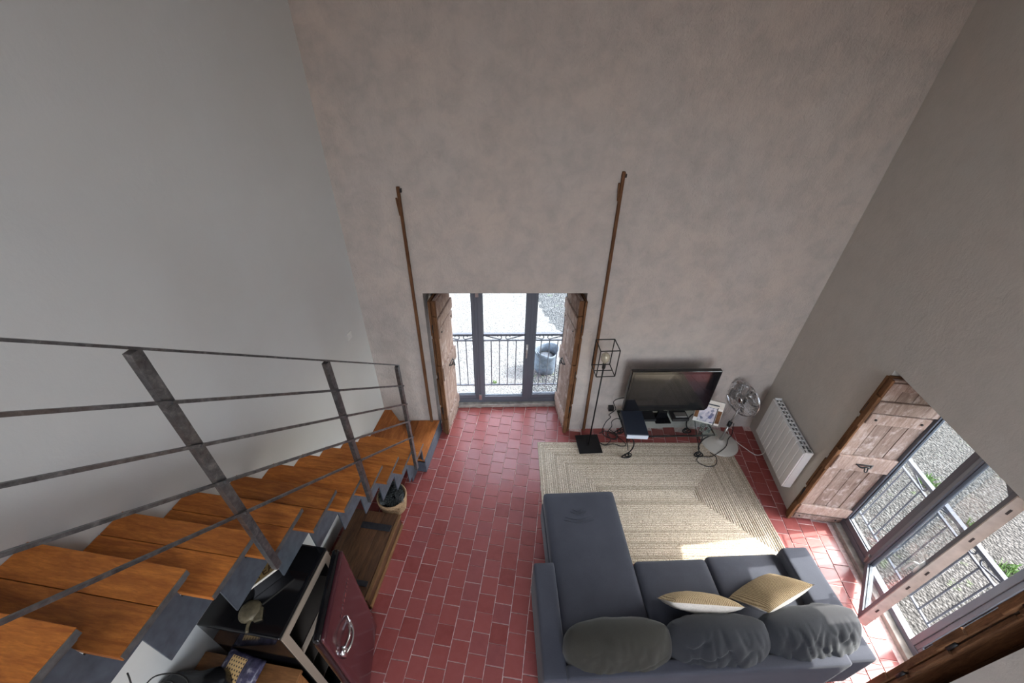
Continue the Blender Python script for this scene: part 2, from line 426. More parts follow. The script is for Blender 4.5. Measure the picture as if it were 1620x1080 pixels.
cl = MB(); cl.box(XL-.3, XR+TH, YREAR-.3, KY0, ZC, ZC+.2).box(XL-.3, XR+TH, KY1, 5.2, ZC, ZC+.2).box(XL-.3, KX0, KY0, KY1, ZC, ZC+.2).box(KX1, XR+TH, KY0, KY1, ZC, ZC+.2)
tag(cl.build('ceiling', 'ceiling_paint'), 'pale ceiling with an unseen opening added for daylight', kind='structure')
portal('portal_roof', ((KX0+KX1)/2, (KY0+KY1)/2, ZC-.02), (0, 0, 0), KX1-KX0, KY1-KY0)
portal('portal_rear', ((RX0+RX1)/2, YREAR+.02, (RZ0+RZ1)/2), (R(90), 0, 0), RX1-RX0, RZ1-RZ0)
pb = BW((OB0+OB1)/2, .02, OBZ/2); portal('portal_back', pb, (R(-90), 0, PHI), 1.79, 2.1)
portal('portal_right', (XR+.02, (OR0+OR1)/2, ORZ/2), (0, R(90), 0), 2.1, 1.79)

# ------------------------------------------------------------------ floor and tiles
fl = MB(); fl.box(XL, XR, YREAR, 3.3, -.16, -.006)
fl.box(XR, XR+.5, OR0, OR1, -.16, -.0062)
pts = [(XL, 3.3), (XR, 3.3), (XR, 4.39), (BW(-5.05)[0], BW(-5.05)[1])]
pts = [(XL, 3.3), (XR, 3.3), (XR, 4.39), (XL, 4.39+math.tan(PHI)*(XL-XR))]
fl.prism(pts, -.16, -.0061)
a, b_, c_, d_ = BW(OB0, -.02), BW(OB1, -.02), BW(OB1, .5), BW(OB0, .5)
fl.prism([(q.x, q.y) for q in (a, b_, c_, d_)], -.16, -.0063)
floor = tag(fl.build('floor', 'grout'), 'red terracotta tile floor with pale mortar joints', kind='structure')
PX, PY, JT = .1638, .1625, .006
def tile_mesh(w, h, name='tile'):
    m = MB(); e = .0035; x, y = w/2, h/2
    vs = [(-x, -y, -.012), (x, -y, -.012), (x, y, -.012), (-x, y, -.012), (-x, -y, -e), (x, -y, -e), (x, y, -e), (-x, y, -e),
          (-x+e, -y+e, 0), (x-e, -y+e, 0), (x-e, y-e, 0), (-x+e, y-e, 0)]
    fs = [(8, 9, 10, 11)]
    for i in range(4):
        j = (i+1) % 4; fs += [(i, j, 4+j, 4+i), (4+i, 4+j, 8+j, 8+i)]
    return m.add(vs, fs)
TILE = tile_mesh(PX-JT, PY-JT).mesh('tile', 'terracotta')
def in_room(x, y):
    m = .012
    if y < -.4: return False
    if XL+m < x < XR-m+.02:
        d = (Vector((x, y, 0))-W0).dot(NB); s = (Vector((x, y, 0))-W0).dot(WB)
        if d < -.012: return True
        if OB0+.02 < s < OB1-.02 and d < .50: return True
        return False
    if XR-m+.02 <= x < XR+.42 and OR0+m < y < OR1-m: return True
    return False
RUG_A = R(8.5)
def hidden(x, y):
    # under rug, sofa, stairs landing, chest or fridge
    if x < -1.55 and not (y > 2.3 and x > -1.9): return True
    if -2.1 < x < -1.47 and 1.4 < y < 2.2: return True
    q = Vector((x-.03, y-2.3)); u = q.x*math.cos(R(9))+q.y*math.sin(R(9)); v = -q.x*math.sin(R(9))+q.y*math.cos(R(9))
    if .05 < u < 2.55 and -.9 < v < 1.25: return True
    return False
cells = []
c0 = int(math.floor((XL+.152)/PX)); c1 = int(math.ceil((XR+.4+.152)/PX))
for ci in range(c0, c1):
    x = -.152+(ci+.5)*PX
    off = (.5 if ci % 2 else 0)*PY+random.uniform(-.3, .3)*PY*.6
    for ri in range(-4, 32):
        y = ri*PY+off
        if in_room(x, y): cells.append((x, y))
def tarea(c):
    u, v, z = project((c[0], c[1], 0))
    if not (-30 < u < 1650 and -30 < v < 1110) or hidden(*c): return 0
    return 1/z**2
cells.sort(key=tarea, reverse=True)
rest = MB()
for i, (x, y) in enumerate(cells):
    dz = random.uniform(-.0012, .0008); rz = random.uniform(-.012, .012)
    jx, jy = random.uniform(-.0015, .0015), random.uniform(-.002, .002)
    if i < 300:
        o = bpy.data.objects.new('tile', TILE); COL.objects.link(o); o.parent = floor
        o.location = (x+jx, y+jy, dz); o.rotation_euler = (0, 0, rz)
    else:
        c, s_ = math.cos(rz), math.sin(rz)
        rest.add([(x+jx+v.co.x*c-v.co.y*s_, y+jy+v.co.x*s_+v.co.y*c, v.co.z+dz) for v in TILE.vertices], [tuple(p.vertices) for p in TILE.polygons])
tag(rest.build('tile_field', 'terracotta', floor), kind='stuff')

# ------------------------------------------------------------------ windows
def window(name, origin, rz, label, open_deg):
    w = empty(name, origin, rz, label, kind='structure')
    WID, D0, D1, HT = 1.79, .50, .565, 2.16
    A = 'anthracite'
    box('sill', 'stone_sill', (.0, WID, .44, .62, -.01, .05), w, .006, label='worn stone sill')
    box('jamb', A, (0, .075, D0, D1, .05, HT), w, .004); box('jamb', A, (WID-.075, WID, D0, D1, .05, HT), w, .004)
    box('bottom_rail', A, (.075, WID-.075, D0, D1, .05, .115), w, .004); box('head_rail', A, (.075, WID-.075, D0, D1, HT-.12, HT), w, .004)
    box('mullion', A, (.515, .565, D0, D1, .115, HT-.12), w, .004); box('mullion', A, (1.225, 1.275, D0, D1, .115, HT-.12), w, .004)
    def sash(x0, x1, y0, nm, par, st=.05, edge=False):
        f = MB(); b, t = .115, HT-.12
        if edge:
            b, t = .10, HT-.10
        f.box(x0, x0+st, y0, y0+.055, b, t).box(x1-st, x1, y0, y0+.055, b, t).box(x0+st, x1-st, y0, y0+.055, b, b+.075).box(x0+st, x1-st, y0, y0+.055, t-.075, t)
        o = f.build(nm, A, par, False, .004)
        g = MB(); i0, i1, j0, j1 = x0+st, x1-st, b+.075, t-.075; e = .008
        g.box(i0, i0+e, y0+.018, y0+.04, j0, j1).box(i1-e, i1, y0+.018, y0+.04, j0, j1).box(i0+e, i1-e, y0+.018, y0+.04, j0, j0+e).box(i0+e, i1-e, y0+.018, y0+.04, j1-e, j1)
        g.build('gasket', 'gasket', o)
        MB().box(i0, i1, y0+.026, y0+.030, j0, j1).build('pane', 'clear_glass', o)
        return o, (x0, x1, b, t)
    sash(.075, .515, D0+.008, 'fixed_sash', w, .035)
    sash(1.275, WID-.075, D0+.008, 'fixed_sash', w, .035)
    hx = .555
    leaf, (x0, x1, b, t) = sash(0, .68, -.012, 'casement_leaf', w, .062, True)
    leaf.location = (hx, D0, 0); leaf.rotation_euler = (0, 0, -R(open_deg))
    if open_deg:
        e = MB(); e.box(x1, x1+.014, -.014, .055, b, t)
        e.build('sash_edge', 'sash_edge', leaf, label='pale aluminium edge of the open leaf')
        for zz in (.35, .8, 1.05, 1.55, 1.9): MB().box(x1+.014, x1+.017, .012, .024, zz, zz+.05).build('lock_plate', 'dark_steel', leaf)
    h = MB(); h.box(x1-.048, x1-.018, -.024, -.012, .98, 1.12)
    h.tube(spline([(x1-.033, -.02, 1.07), (x1-.033, -.055, 1.07), (x1-.036, -.066, 1.04), (x1-.04, -.066, .93)], 5), .010, 8)
    h.build('handle', 'brushed' if not open_deg else 'white_enamel', leaf, True, label='metal lever handle')
    for z in (.12, 1.85): MB().box(-.022, .02, -.03, -.008, z, z+.10).build('hinge', 'brushed', leaf, False, .004)
    return w
window('window_1', BW(OB0, 0, 0), PHI, 'dark grey framed french window closed between brown shutters', 0)
window('window_2', (XR, OR1, 0), R(-90), 'dark grey framed french window with its middle leaf open beside the sofa', 32.5)

# ------------------------------------------------------------------ shutters
def shutter(origin, rz, side, label, w=.53, h=2.12, seed=1):
    rnd = random.Random(seed)
    t = empty('wooden_shutter', origin, rz, label, 'shutter', 'old interior wooden shutters')
    def yb(y0, y1): return (y0, y1) if side > 0 else (-y1, -y0)
    n = 4; pw = w/n
    for k in range(n):
        m = MB(); z0 = .015+rnd.uniform(0, .012); z1 = h-rnd.uniform(0, .02)
        m.box(k*pw+.002, (k+1)*pw-.002, *yb(.026+rnd.uniform(-.002, .002), .052), z0, z1)
        m.build('plank', 'shutter_wood', t, False, .003)
    for (z0, z1, th, x0, x1) in ((.05, .13, .016, .02, w-.02), (.16, .31, .026, .0, w), (.96, 1.16, .028, .0, w), (1.60, 1.72, .022, .01, w-.02), (1.74, 1.88, .026, 0, w), (2.0, 2.09, .02, 0, w)):
        m = MB(); y0, y1 = yb(.026-th, .026); m.prism([(x0, z0), (x1, z0+rnd.uniform(-.008, .008)), (x1, z1), (x0, z1+rnd.uniform(-.008, .008))], y0, y1, 'y')
        m.build('batten', 'shutter_wood', t, False, .006)
    # rough hanging stile on the room side edge, with notches
    m = MB(); segs = [(.012, .30, .03), (.30, .62, .018), (.62, .92, .022), (.92, 1.22, .036), (1.22, 1.55, .018), (1.55, 1.92, .032), (1.92, h-.01, .02)]
    for z0, z1, q in segs: m.box(-q, .002, *yb(.010, .060), z0, z1-.002)
    m.build('edge_stile', 'raw_edge_wood', t, False, .004, label='rough brown notched edge')
    # second folded leaf behind
    for k in range(3):
        m = MB(); m.box(k*w/3+.003, (k+1)*w/3-.003, *yb(.072+rnd.uniform(-.002, .002), .096), .015, h-.015); m.build('folded_plank', 'raw_edge_wood', t, False, .003)
    m = MB()
    for z0, z1, q in [(.02, .5, .012), (.55, 1.0, .02), (1.05, 1.6, .008), (1.65, h-.02, .018)]: m.box(-q, .002, *yb(.070, .098), z0, z1)
    m.build('folded_edge', 'raw_edge_wood', t, False, .004)
    s = -1 if side > 0 else 1
    lt = MB(); lt.tube(spline([(.20, 0, 1.06), (.23, s*.03, 1.05), (.27, s*.035, 1.07), (.31, s*.03, 1.05), (.34, 0, 1.06)], 5), .008, 6)
    lt.tube(spline([(.26, s*.03, 1.06), (.265, s*.05, 1.02), (.285, s*.05, 1.02), (.29, s*.03, 1.06)], 5), .006, 6).box(.19, .35, *sorted((s*.0, s*.005)), 1.052, 1.068)
    lt.build('latch', 'black_iron', t, True, label='black wrought iron latch')
    for z in (.095, 1.66):
        for x in (.07, w-.08): MB().tube([(x, -.005*s, z), (x, s*.004, z)] if z > 1 else [(x, -.012*s, z), (x, -.006*s, z)], .010, 8).build('nail', 'black_iron', t)
    for z in (.45, 1.05, 1.75): MB().tube([(-.015, (.066 if side > 0 else -.066), z-.05), (-.015, (.066 if side > 0 else -.066), z+.05)], .012, 8).build('hinge', 'black_iron', t, True)
    return t
def sd_angle(p, q): return math.atan2(q[1]-p[1], q[0]-p[0])
pL0, pL1 = (OB0+.15, -.06), (OB0+.255, .43)
shutter(BW(*pL0), PHI+sd_angle(pL0, pL1), 1, 'weathered brown shutter folded back beside the foot of the stairs', .50, seed=3)
pR0, pR1 = (OB1-.10, -.06), (OB1-.155, .43)
shutter(BW(*pR0), PHI+sd_angle(pR0, pR1), -1, 'weathered brown shutter folded back beside the cage floor lamp', .50, seed=4)
shutter((2.875, OR1-.105, 0), 0, 1, 'worn pinkish shutter with iron latch in the window reveal by the radiator', .53, seed=5)
shutter((2.93, OR0+.215, 0), R(-9), -1, 'dark brown shutter at the near side of the open window, photo corner', .48, seed=6)

# ------------------------------------------------------------------ staircase
RISE, GO = .2456, .2885
ST = empty('staircase', (-1.75, 2.2, 0), 0, 'wooden staircase on folded steel stringers with a steel bar railing', 'staircase')
def S(mb, name, mat, **kw):
    mb.v = [(x+1.75, y-2.2, z) for x, y, z in mb.v]; return mb.build(name, mat, ST, **kw)
XO, XI = -1.378, XL+.004
for k in range(-3, 9):
    z, y1 = 2.582-RISE*k, .585+GO*k; y0 = y1-.297
    split = y0+.297*(.42+.2*random.random())
    S(MB().box(XI, XO, y0, split-.0015, z-.032, z), 'tread_plank', 'tread_wood', bevel=.002)
    S(MB().box(XI, XO, split+.0015, y1, z-.032, z), 'tread_plank', 'tread_wood', bevel=.002)
    tr = MB(); tr.box(XO+.001, XO+.005, y0+.004, y1-.004, z-.030, z-.001)
    tr.box(XI+.01, XO, y0+.05, y1-.02, z-.040, z-.0325)
    S(tr, 'tread_tray', 'tray_steel', bevel=.001)
def stringer(x, k0=-3, k1=8):
    # folded plate: the lower zigzag is the upper one moved back by .19 and down by .25
    top = []; bot = []
    for k in range(k0, k1+1):
        z, y1 = 2.582-RISE*k, .585+GO*k
        top += [(y1-GO-.012, z-.042), (y1-.012, z-.042)]
        bot += [(y1-.477, z-.249), (y1-.1885, z-.249)]
    top += [(top[-1][0], .385), (top[-1][0]+.06, .385), (top[-1][0]+.06, .16), (top[-1][0]+.06, .002)]
    bot += [(bot[-1][0], .10), (bot[-1][0]+.075, .10), (bot[-1][0]+.075, .002)]
    poly = top+bot[::-1]
    return MB().prism(poly, x-.005, x+.005, 'x')
S(stringer(-1.54), 'stringer', 'steel'); S(stringer(-2.02), 'stringer', 'dark_steel')
# winder and landing at the foot
zK, zJ = .215, .425
def onback(x): return W0.y+math.tan(PHI)*(x-W0.x)-.006
J = [(XI, 2.86), (-1.44, 2.86), (-1.44, 2.94), (-2.035, onback(-2.035)), (XI, onback(XI))]
def clip_poly(poly, a, b, c, keep_le=True):
    out = []
    for i in range(len(poly)):
        p, q = poly[i], poly[(i+1) % len(poly)]
        dp, dq = a*p[0]+b*p[1]-c, a*q[0]+b*q[1]-c
        if not keep_le: dp, dq = -dp, -dq
        if dp <= 0: out.append(p)
        if dp*dq < 0:
            t = dp/(dp-dq); out.append((p[0]+(q[0]-p[0])*t, p[1]+(q[1]-p[1])*t))
    return out
ja, jb = .78, .62
for lo, hi in ((-9, .28), (.283, .62), (.623, 9)):
    g = clip_poly(clip_poly(J, ja, jb, hi, True), ja, jb, lo, False)
    if len(g) > 2: S(MB().prism(g, zJ-.035, zJ), 'tread_plank', 'landing_wood', bevel=.002)
wid = [(XI, -1.96), (-1.957, -1.70), (-1.697, -1.425)]
for x0, x1 in wid:
    S(MB().prism([(x0, 2.96), (x1, 2.96), (x1, onback(x1)), (x0, onback(x0))], zK-.035, zK), 'landing_plank', 'landing_wood', bevel=.002)
lf = MB(); lf.box(-1.425, -1.415, 2.955, onback(-1.42), .002, zK).box(-1.66, -1.415, 2.94, 2.95, .002, zK-.036)
S(lf, 'landing_plate', 'steel')
S(MB().prism([(-1.432, 2.95), (-2.03, onback(-2.03)-.012), (-2.04, onback(-2.04)-.012), (-1.442, 2.94)], zK, zJ-.036), 'winder_riser', 'steel')
# railing
XP = -1.352
for k in (2, 5, 8):
    z, y = 2.582-RISE*k, .585+GO*k-.297
    ht = 1.395
    po = MB(); po.box(XP-.02, XP+.012, y-.028, y+.012, z-.06, z+ht).box(XO+.009, XP-.02, y-.02, y+.01, z-.045, z-.012)
    S(po, 'post', 'mill_steel', bevel=.002)
    for j in range(1, 5): S(MB().tube([(XP+.010, y-.008, z+ht-.235*j+.005), (XP+.030, y-.008, z+ht-.235*j+.005)], .008, 6), 'bolt', 'mill_steel')
ya, yb_ = -.9, 2.60
for j in range(5):
    zf = lambda y: (2.582-RISE*8+1.395)-.235*j-.851*(y-(.585+GO*8-.297))
    w_, h_ = (.020, .006) if j == 0 else (.006, .0085)
    xc = XP-.004 if j == 0 else XP+.019
    m = MB(); m.add([(xc+sx*w_, y, zf(y)+sz*h_+(.006 if j == 0 else 0)) for y in (ya, yb_) for sx, sz in ((-1, -1), (1, -1), (1, 1), (-1, 1))],
                    [(0, 1, 2, 3), (7, 6, 5, 4), (0, 4, 5, 1), (1, 5, 6, 2), (2, 6, 7, 3), (3, 7, 4, 0)])
    S(m, 'handrail' if j == 0 else 'rail_bar', 'mill_steel')

# ------------------------------------------------------------------ rug
def rug():
    L, D, st = 2.60, 1.60, .026
    m = MB(); strand = []
    n = int(D/2/st)
    rnd = random.Random(5)
    for k in range(n):
        a, b = L/2-k*st, D/2-k*st; z = .010
        if b-st < .01 or a-st < .01: break
        prof = [(0, 0), (.004, z*.6), (st*.35, z), (st*.65, z), (st-.004, z*.6), (st, .001)]
        lv = rnd.choice([0, 0, .05, .15, .35])
        wob = rnd.uniform(-.0015, .0015)
        rings = []
        for o, zz in prof:
            aa, bb = a-o, b-o
            zz += wob if zz > .005 else 0
            rings.append([(-aa, -bb, zz), (aa, -bb, zz), (aa, bb, zz), (-aa, bb, zz)])
        vs = [v for r in rings for v in r]; fs = []
        for i in range(len(prof)-1):
            for q in range(4):
                q2 = (q+1) % 4; fs.append((i*4+q, i*4+q2, (i+1)*4+q2, (i+1)*4+q))
        m.add(vs, fs); strand += [.62]*4+[lv]*16+[.62]*4  # groove verts painted dark for the shade between braids; the rest is strand tone
    k0 = n*st; m.box(-(L/2-k0)-.01, (L/2-k0)+.01, -.02, .02, 0, .010); strand += [0]*8
    m.box(-L/2+.005, L/2-.005, -D/2+.005, D/2-.005, -.0005, .001); strand += [0]*8
    o = m.build('braided_rug', 'braided_jute')
    at = o.data.attributes.new('strand', 'FLOAT', 'POINT'); at.data.foreach_set('value', strand)
    c = Vector((-.087, 3.632, 0)); u = Vector((math.cos(RUG_A), math.sin(RUG_A), 0)); v = Vector((-u.y, u.x, 0))
    o.location = c+u*L/2-v*D/2+Vector((0, 0, .0012)); o.rotation_euler = (0, 0, RUG_A)
    tag(o, 'braided natural jute rug with concentric rectangles under the sofa and television stand', 'rug')
rug()

# ------------------------------------------------------------------ sofa (local u, v measured from the world origin)
SA = R(10.7)
def SV(u, v, z=0): return Vector((u*math.cos(SA)-v*math.sin(SA), u*math.sin(SA)+v*math.cos(SA), z))
SO = SV(1.6, 1.3)
sofa = empty('corner_sofa', SO, SA, 'dark grey fabric sofa with a long chaise seat at its left end', 'sofa')
def sp(name, u0, u1, v0, v1, z0, z1, r=.03, crown=0, mat='sofa_fabric', **kw):
    o = soft_box(u1-u0, v1-v0, z1-z0, r, crown, **kw).build(name, mat, sofa, True)
    o.location = ((u0+u1)/2-1.6, (v0+v1)/2-1.3, z0); return o
sp('base', .37, 2.87, .93, 1.74, .06, .335, .015); sp('chaise_base', .51, 1.262, 1.70, 2.47, .06, .335, .015)
sp('arm', .340, .528, .895, 1.735, .05, .59, .022); sp('arm', 2.668, 2.912, .915, 1.785, .05, .59, .022)
sp('backrest', .515, 2.68, .885, .985, .05, .62, .022)
sp('chaise_cushion', .518, 1.276, .99, 2.50, .325, .485, .035, .012)
sp('seat_cushion', 1.284, 1.964, .99, 1.765, .325, .485, .035, .012); sp('seat_cushion', 1.972, 2.672, .99, 1.785, .325, .485, .035, .012)
for j, (w_, y) in enumerate(((.28, 2.185), (.17, 2.245), (.32, 2.155), (.10, 2.27))):
    cr = MB().tube(spline([(.80-w_/2, y+.02, .4955), (.80, y-.012, .4985), (.80+w_/2, y+.02, .4955)], 6), [.001]+[.0035]*11+[.001], 6)
    cr.v = [(x-1.6+.05, y-1.3, z) for x, y, z in cr.v]; cr.build('fabric_crease', 'sofa_fabric', sofa, True)
for u, v in ((.42, .95), (2.76, .95), (2.76, 1.66), (.56, 2.42), (1.2, 2.42)): MB().lathe([(.022, .0), (.03, .065)], 10, Matrix.Translation((u-1.6, v-1.3, .014 if v > 1.9 else .001))).build('foot', 'black_plastic', sofa)

def pillow(w, h, t, seed, wr=.012, n=26, corner=2.6, pinch=.0, rnd_=0.0):
    """cushion lying in the local x-y plane, thickness along z"""
    top = {}; vs = []; fs = []
    def prof(u, v): return max(0.0, (1-abs(u)**corner)*(1-abs(v)**corner))**.5
    for sgn in (1, -1):
        for i in range(n+1):
            for j in range(n+1):
                u, v = 2*i/n-1, 2*j/n-1
                edge = i in (0, n) or j in (0, n)
                if sgn < 0 and edge: continue
                k = 1-pinch*(v*v)*(abs(u)**3); k2 = 1-pinch*(u*u)*(abs(v)**3)
                x, y = u*w/2*(1-pinch*.35*(1-v*v)*abs(u))*math.sqrt(1-rnd_*v*v), v*h/2*(1-pinch*.35*(1-u*u)*abs(v))*math.sqrt(1-rnd_*u*u)
                z = sgn*t/2*prof(u, v)
                nz = mnoise.noise(Vector((x*9+seed*7.1, y*9*.6+seed, sgn*.7)))*wr+mnoise.noise(Vector((x*24+seed*3, y*10, sgn)))*wr*.45
                if wr > .02:
                    fold = prof(u, v)*(0.3 if seed == 1 else 1.0)
                    g1 = mnoise.noise(Vector((x*8+y*3+seed*2.3, y*2.0-x*1.5, sgn*3))); g2 = mnoise.noise(Vector((x*5-y*4+seed*5.1, y*3+x*2, sgn*2)))
                    nz = nz*.6-.018*fold*max(0, 1-abs(g1)*4.2)**2-.014*fold*max(0, 1-abs(g2)*5)**2
                z += nz*prof(u, v)*sgn
                top[(sgn, i, j)] = len(vs); vs.append((x, y, z))
    g = lambda sgn, i, j: top.get((sgn, i, j), top.get((1, i, j)))
    for i in range(n):
        for j in range(n):
            fs.append((g(1, i, j), g(1, i+1, j), g(1, i+1, j+1), g(1, i, j+1)))
            fs.append((g(-1, i, j), g(-1, i, j+1), g(-1, i+1, j+1), g(-1, i+1, j)))
    return MB().add(vs, fs), n
def back_cushion(u, v, z, w, h, t, tilt, rz, seed, mat, label):
    mb, n = pillow(w, h, t, seed, .021, 60, 3.0, .0, .26)
    o = mb.build('sofa_cushion', mat, None, True)
    o.location = SV(u, v, z); o.rotation_euler = (R(tilt), 0, SA+R(rz))
    tag(o, label, 'cushion', 'loose back cushions on the sofa')
    return o
back_cushion(.925, 1.075, .625, .85, .38, .31, 64, 0, 1, 'cushion_olive', 'olive grey back cushion behind the chaise seat, leftmost')
back_cushion(1.70, 1.075, .625, .82, .38, .31, 64, -1, 2, 'cushion_fabric', 'dark grey wrinkled back cushion in the middle of the sofa')
back_cushion(2.455, 1.10, .63, .84, .38, .31, 62, 3, 3, 'cushion_fabric', 'dark grey wrinkled back cushion lying against the sunlit right arm')
def throw_pillow(loc, rot, w, h, t, seed, label):
    mb, n = pillow(w, h, t, seed, .006, 20, 2.2, .18)
    e = empty('throw_pillow', loc, 0, label, 'pillow', 'jute throw pillows on the sofa', rot=rot)
    up = MB(); dn = MB()
    nv = (n+1)**2
    f1 = [f for f in mb.f if max(f) < nv]; f2 = [f for f in mb.f if max(f) >= nv]
    up.add(mb.v, f1); dn.add(mb.v, f2)
    for m, nm, mt in ((up, 'woven_front', 'jute_weave'), (dn, 'linen_back', 'linen_back')):
        used = sorted({i for f in m.f for i in f}); mp = {a: b for b, a in enumerate(used)}
        m.v = [m.v[i] for i in used]; m.f = [tuple(mp[i] for i in f) for f in m.f]
        m.build(nm, mt, e, True, label='woven jute front' if nm == 'woven_front' else 'pale linen back')
throw_pillow(SV(1.665, 1.33, .665), (R(-64), R(2), SA-R(5)), .58, .36, .15, 11, 'small jute pillow with its pale linen back showing, between the two back cushions')
throw_pillow(SV(2.28, 1.38, .685), (R(-55), R(-3), SA+R(20)), .50, .46, .15, 12, 'jute pillow with striped weave lying nearest the sunlit sofa arm')

# ------------------------------------------------------------------ floor lamp
lp = empty('floor_lamp', (.60, 3.69, .012), R(12), 'black floor lamp with open wire cage shade beside the window', 'floor lamp')
box('base', 'black_iron', (-.155, .155, -.155, .155, .001, .014), lp, .003)
MB().tube([(0, 0, .014), (0, 0, 1.36)], .009, 10).build('pole', 'black_iron', lp, True)
cg = MB(); q = .108; z0, z1 = 1.30, 1.665
for zz in (z0, z1):
    cc = [(-q, -q, zz), (q, -q, zz), (q, q, zz), (-q, q, zz)]
    for i in range(4): cg.tube([cc[i], cc[(i+1) % 4]], .006, 6)
for x, y in ((-q, -q), (q, -q), (q, q), (-q, q)): cg.tube([(x, y, z0), (x, y, z1)], .006, 6)
cg.tube([(-q, 0, z0), (q, 0, z0)], .006, 6).build('cage_shade', 'black_iron', lp)
MB().lathe([(.016, 1.33), (.02, 1.34), (.02, 1.40), (.016, 1.405)], 12).build('socket', 'black_iron', lp, True)
MB().lathe([(.012, 1.405), (.02, 1.42), (.042, 1.45), (.052, 1.485), (.046, 1.52), (.028, 1.545), (.0, 1.553)], 16).build('bulb', 'bulb_glass', lp, True, label='amber glass globe bulb')

# ------------------------------------------------------------------ television stand (local frame of the back wall)
TSc = BW(-1.46, -.32, .012)
def spiral(c, r0, r1, turns, a0, n=26, axis='xz', sgn=1):
    out = []
    for i in range(n+1):
        t = i/n; a = a0+sgn*turns*2*math.pi*t; r = r0+(r1-r0)*t
        out.append(Vector((c[0]+r*math.cos(a), c[1], c[2]+r*math.sin(a))))
    return out
stand = empty('television_stand', TSc, PHI, 'black wrought iron television stand with scroll feet and glass top', 'stand')
GZ = .462
MB().box(-.58, .58, -.245, .235, GZ-.012, GZ).build('glass_top', 'table_glass', stand, False, .002, label='clear glass top')
fr = MB()
for y in (-.22, .215): fr.tube([(-.56, y, GZ-.022), (.56, y, GZ-.022)], .009, 6)
for x in (-.56, .56): fr.tube([(x, -.22, GZ-.022), (x, .215, GZ-.022)], .009, 6)
for y in (-.185,): fr.tube([(-.47, y, GZ-.075), (.47, y, GZ-.075)], .006, 6)
for x in (-.30, .0, .30): fr.tube([(x, -.185, GZ-.075), (x, -.22, GZ-.022)], .005, 6)
fr.build('frame', 'black_iron', stand, True)
for sx in (-1, 1):
    for y in (-.205, .20):
        lg = MB()
        c = (sx*.465, y, .062)
        sp_ = spiral(c, .053, .012, 1.6, R(-80 if sx > 0 else -100), 30, sgn=-sx)
        path = spline([(sx*.545, y, GZ-.03), (sx*.455, y, .36), (sx*.425, y, .24), (sx*.455, y, .13), (sx*.525, y, .055), (sx*.535, y, .025), (sx*.505, y, .0085)], 7)
        lg.tube(path+sp_[1:], .0085, 6)
        lg.build('scroll_leg', 'black_iron', stand, True)
for sx in (-1, 1):
    sc_ = MB(); x = sx*.47
    pth = [Vector((x, p.x, p.z)) for p in spiral((-.09, 0, .30), .012, .075, 1.3, R(180), 22)]
    sc_.tube(pth, .006, 6); sc_.tube(spline([(x, -.19, .135), (x, -.02, .23), (x, .1, .33), (x, .2, GZ-.03)], 6), .006, 6)
    sc_.build('side_scroll', 'black_iron', stand, True)

tv = empty('television', BW(-1.497, -.27, .475), PHI, 'black flat television standing on the wrought iron stand', 'television')
tv.location.z = .012+GZ+.001
MB().box(-.54, .54, -.025, .035, .165, .815).build('casing', 'gloss_black', tv, False, .008)
MB().box(-.505, .505, -.0275, -.0245, .215, .780).build('screen', 'screen', tv, label='dark glossy screen')
MB().box(-.30, .30, .035, .075, .24, .66).build('rear_bulge', 'black_plastic', tv, False, .01)
MB().prism([(-.07, .012), (.07, .012), (.05, .19), (-.05, .19)], .0, .03, 'y').build('neck', 'gloss_black', tv)
MB().box(-.10, .10, -.09, .10, 0, .012).build('foot', 'gloss_black', tv, False, .004)
MB().box(-.02, .03, -.0285, -.0275, .178, .183).box(-.34, -.2, -.0285, -.0275, .178, .181).box(.28, .4, -.0285, -.0275, .178, .181).build('trim_marks', 'chrome', tv)
def dev(name, mat, s, d, w, dp, h, rz, label, cat, z=None):
    e = empty(name, BW(s, d, .012+GZ+.001 if z is None else z), PHI+R(rz), label, cat)
    MB().box(-w/2, w/2, -dp/2, dp/2, .004, h).build('case', mat, e, False, .006)
    return e
e = dev('games_console', 'navy_case', -1.895, -.395, .27, .40, .075, -4, 'large dark navy electronic box with pale front edge on the left of the glass top', 'device')
MB().box(-.128, .128, -.212, -.20, .008, .066).build('front_edge', 'pale_plastic', e, False, .003, label='pale blue front edge')
MB().box(-.10, .10, -.16, .16, .0, .004).build('feet', 'black_plastic', e)
e = dev('set_top_box', 'black_plastic', -1.265, -.245, .22, .17, .045, 0, 'flat black box lying under the television screen', 'device')
MB().box(-.09, .02, -.0755, -.073, .015, .03).build('display', 'screen', e); MB().box(-.1, .1, -.06, .06, 0, .004).build('feet', 'black_plastic', e)
MB().box(-.06, .09, -.05, .03, .045, .056).build('remote_cover', 'brushed', e, False, .003, label='grey patterned top plate')
e = dev('router_box', 'black_plastic', -1.665, -.245, .16, .16, .04, 0, 'small black box behind the dark navy box under the television', 'device')
MB().box(-.06, .06, -.06, .06, 0, .004).build('feet', 'black_plastic', e)
# placard standing on the glass top
pc = empty('patterned_box', BW(-.955, -.36, .012+GZ+.001), PHI-R(22), 'pale box with blue floral print standing on the right of the glass top', 'box')
tl = Matrix.Rotation(R(-16), 4, 'X')
MB().box(-.155, .155, 0, .035, 0, .33, tl).build('board', 'white_edge', pc, False, .003)
MB().box(-.105, .085, -.002, 0, .02, .235, tl).build('floral_print', 'blue_pattern', pc)
MB().box(-.15, .15, -.002, 0, .24, .322, tl).build('pink_band', 'linen_back', pc)
MB().box(-.11, .10, -.0035, -.002, .268, .285, tl).build('dark_line', 'navy_case', pc)
MB().box(-.152, -.108, -.002, 0, .06, .23, tl).build('brown_panel', 'raw_edge_wood', pc); MB().box(.10, .15, -.002, 0, .03, .21, tl).build('brown_panel', 'raw_edge_wood', pc)
MB().box(.086, .096, -.004, 0, .0, .25, tl).build('ribbon', 'black_plastic', pc)
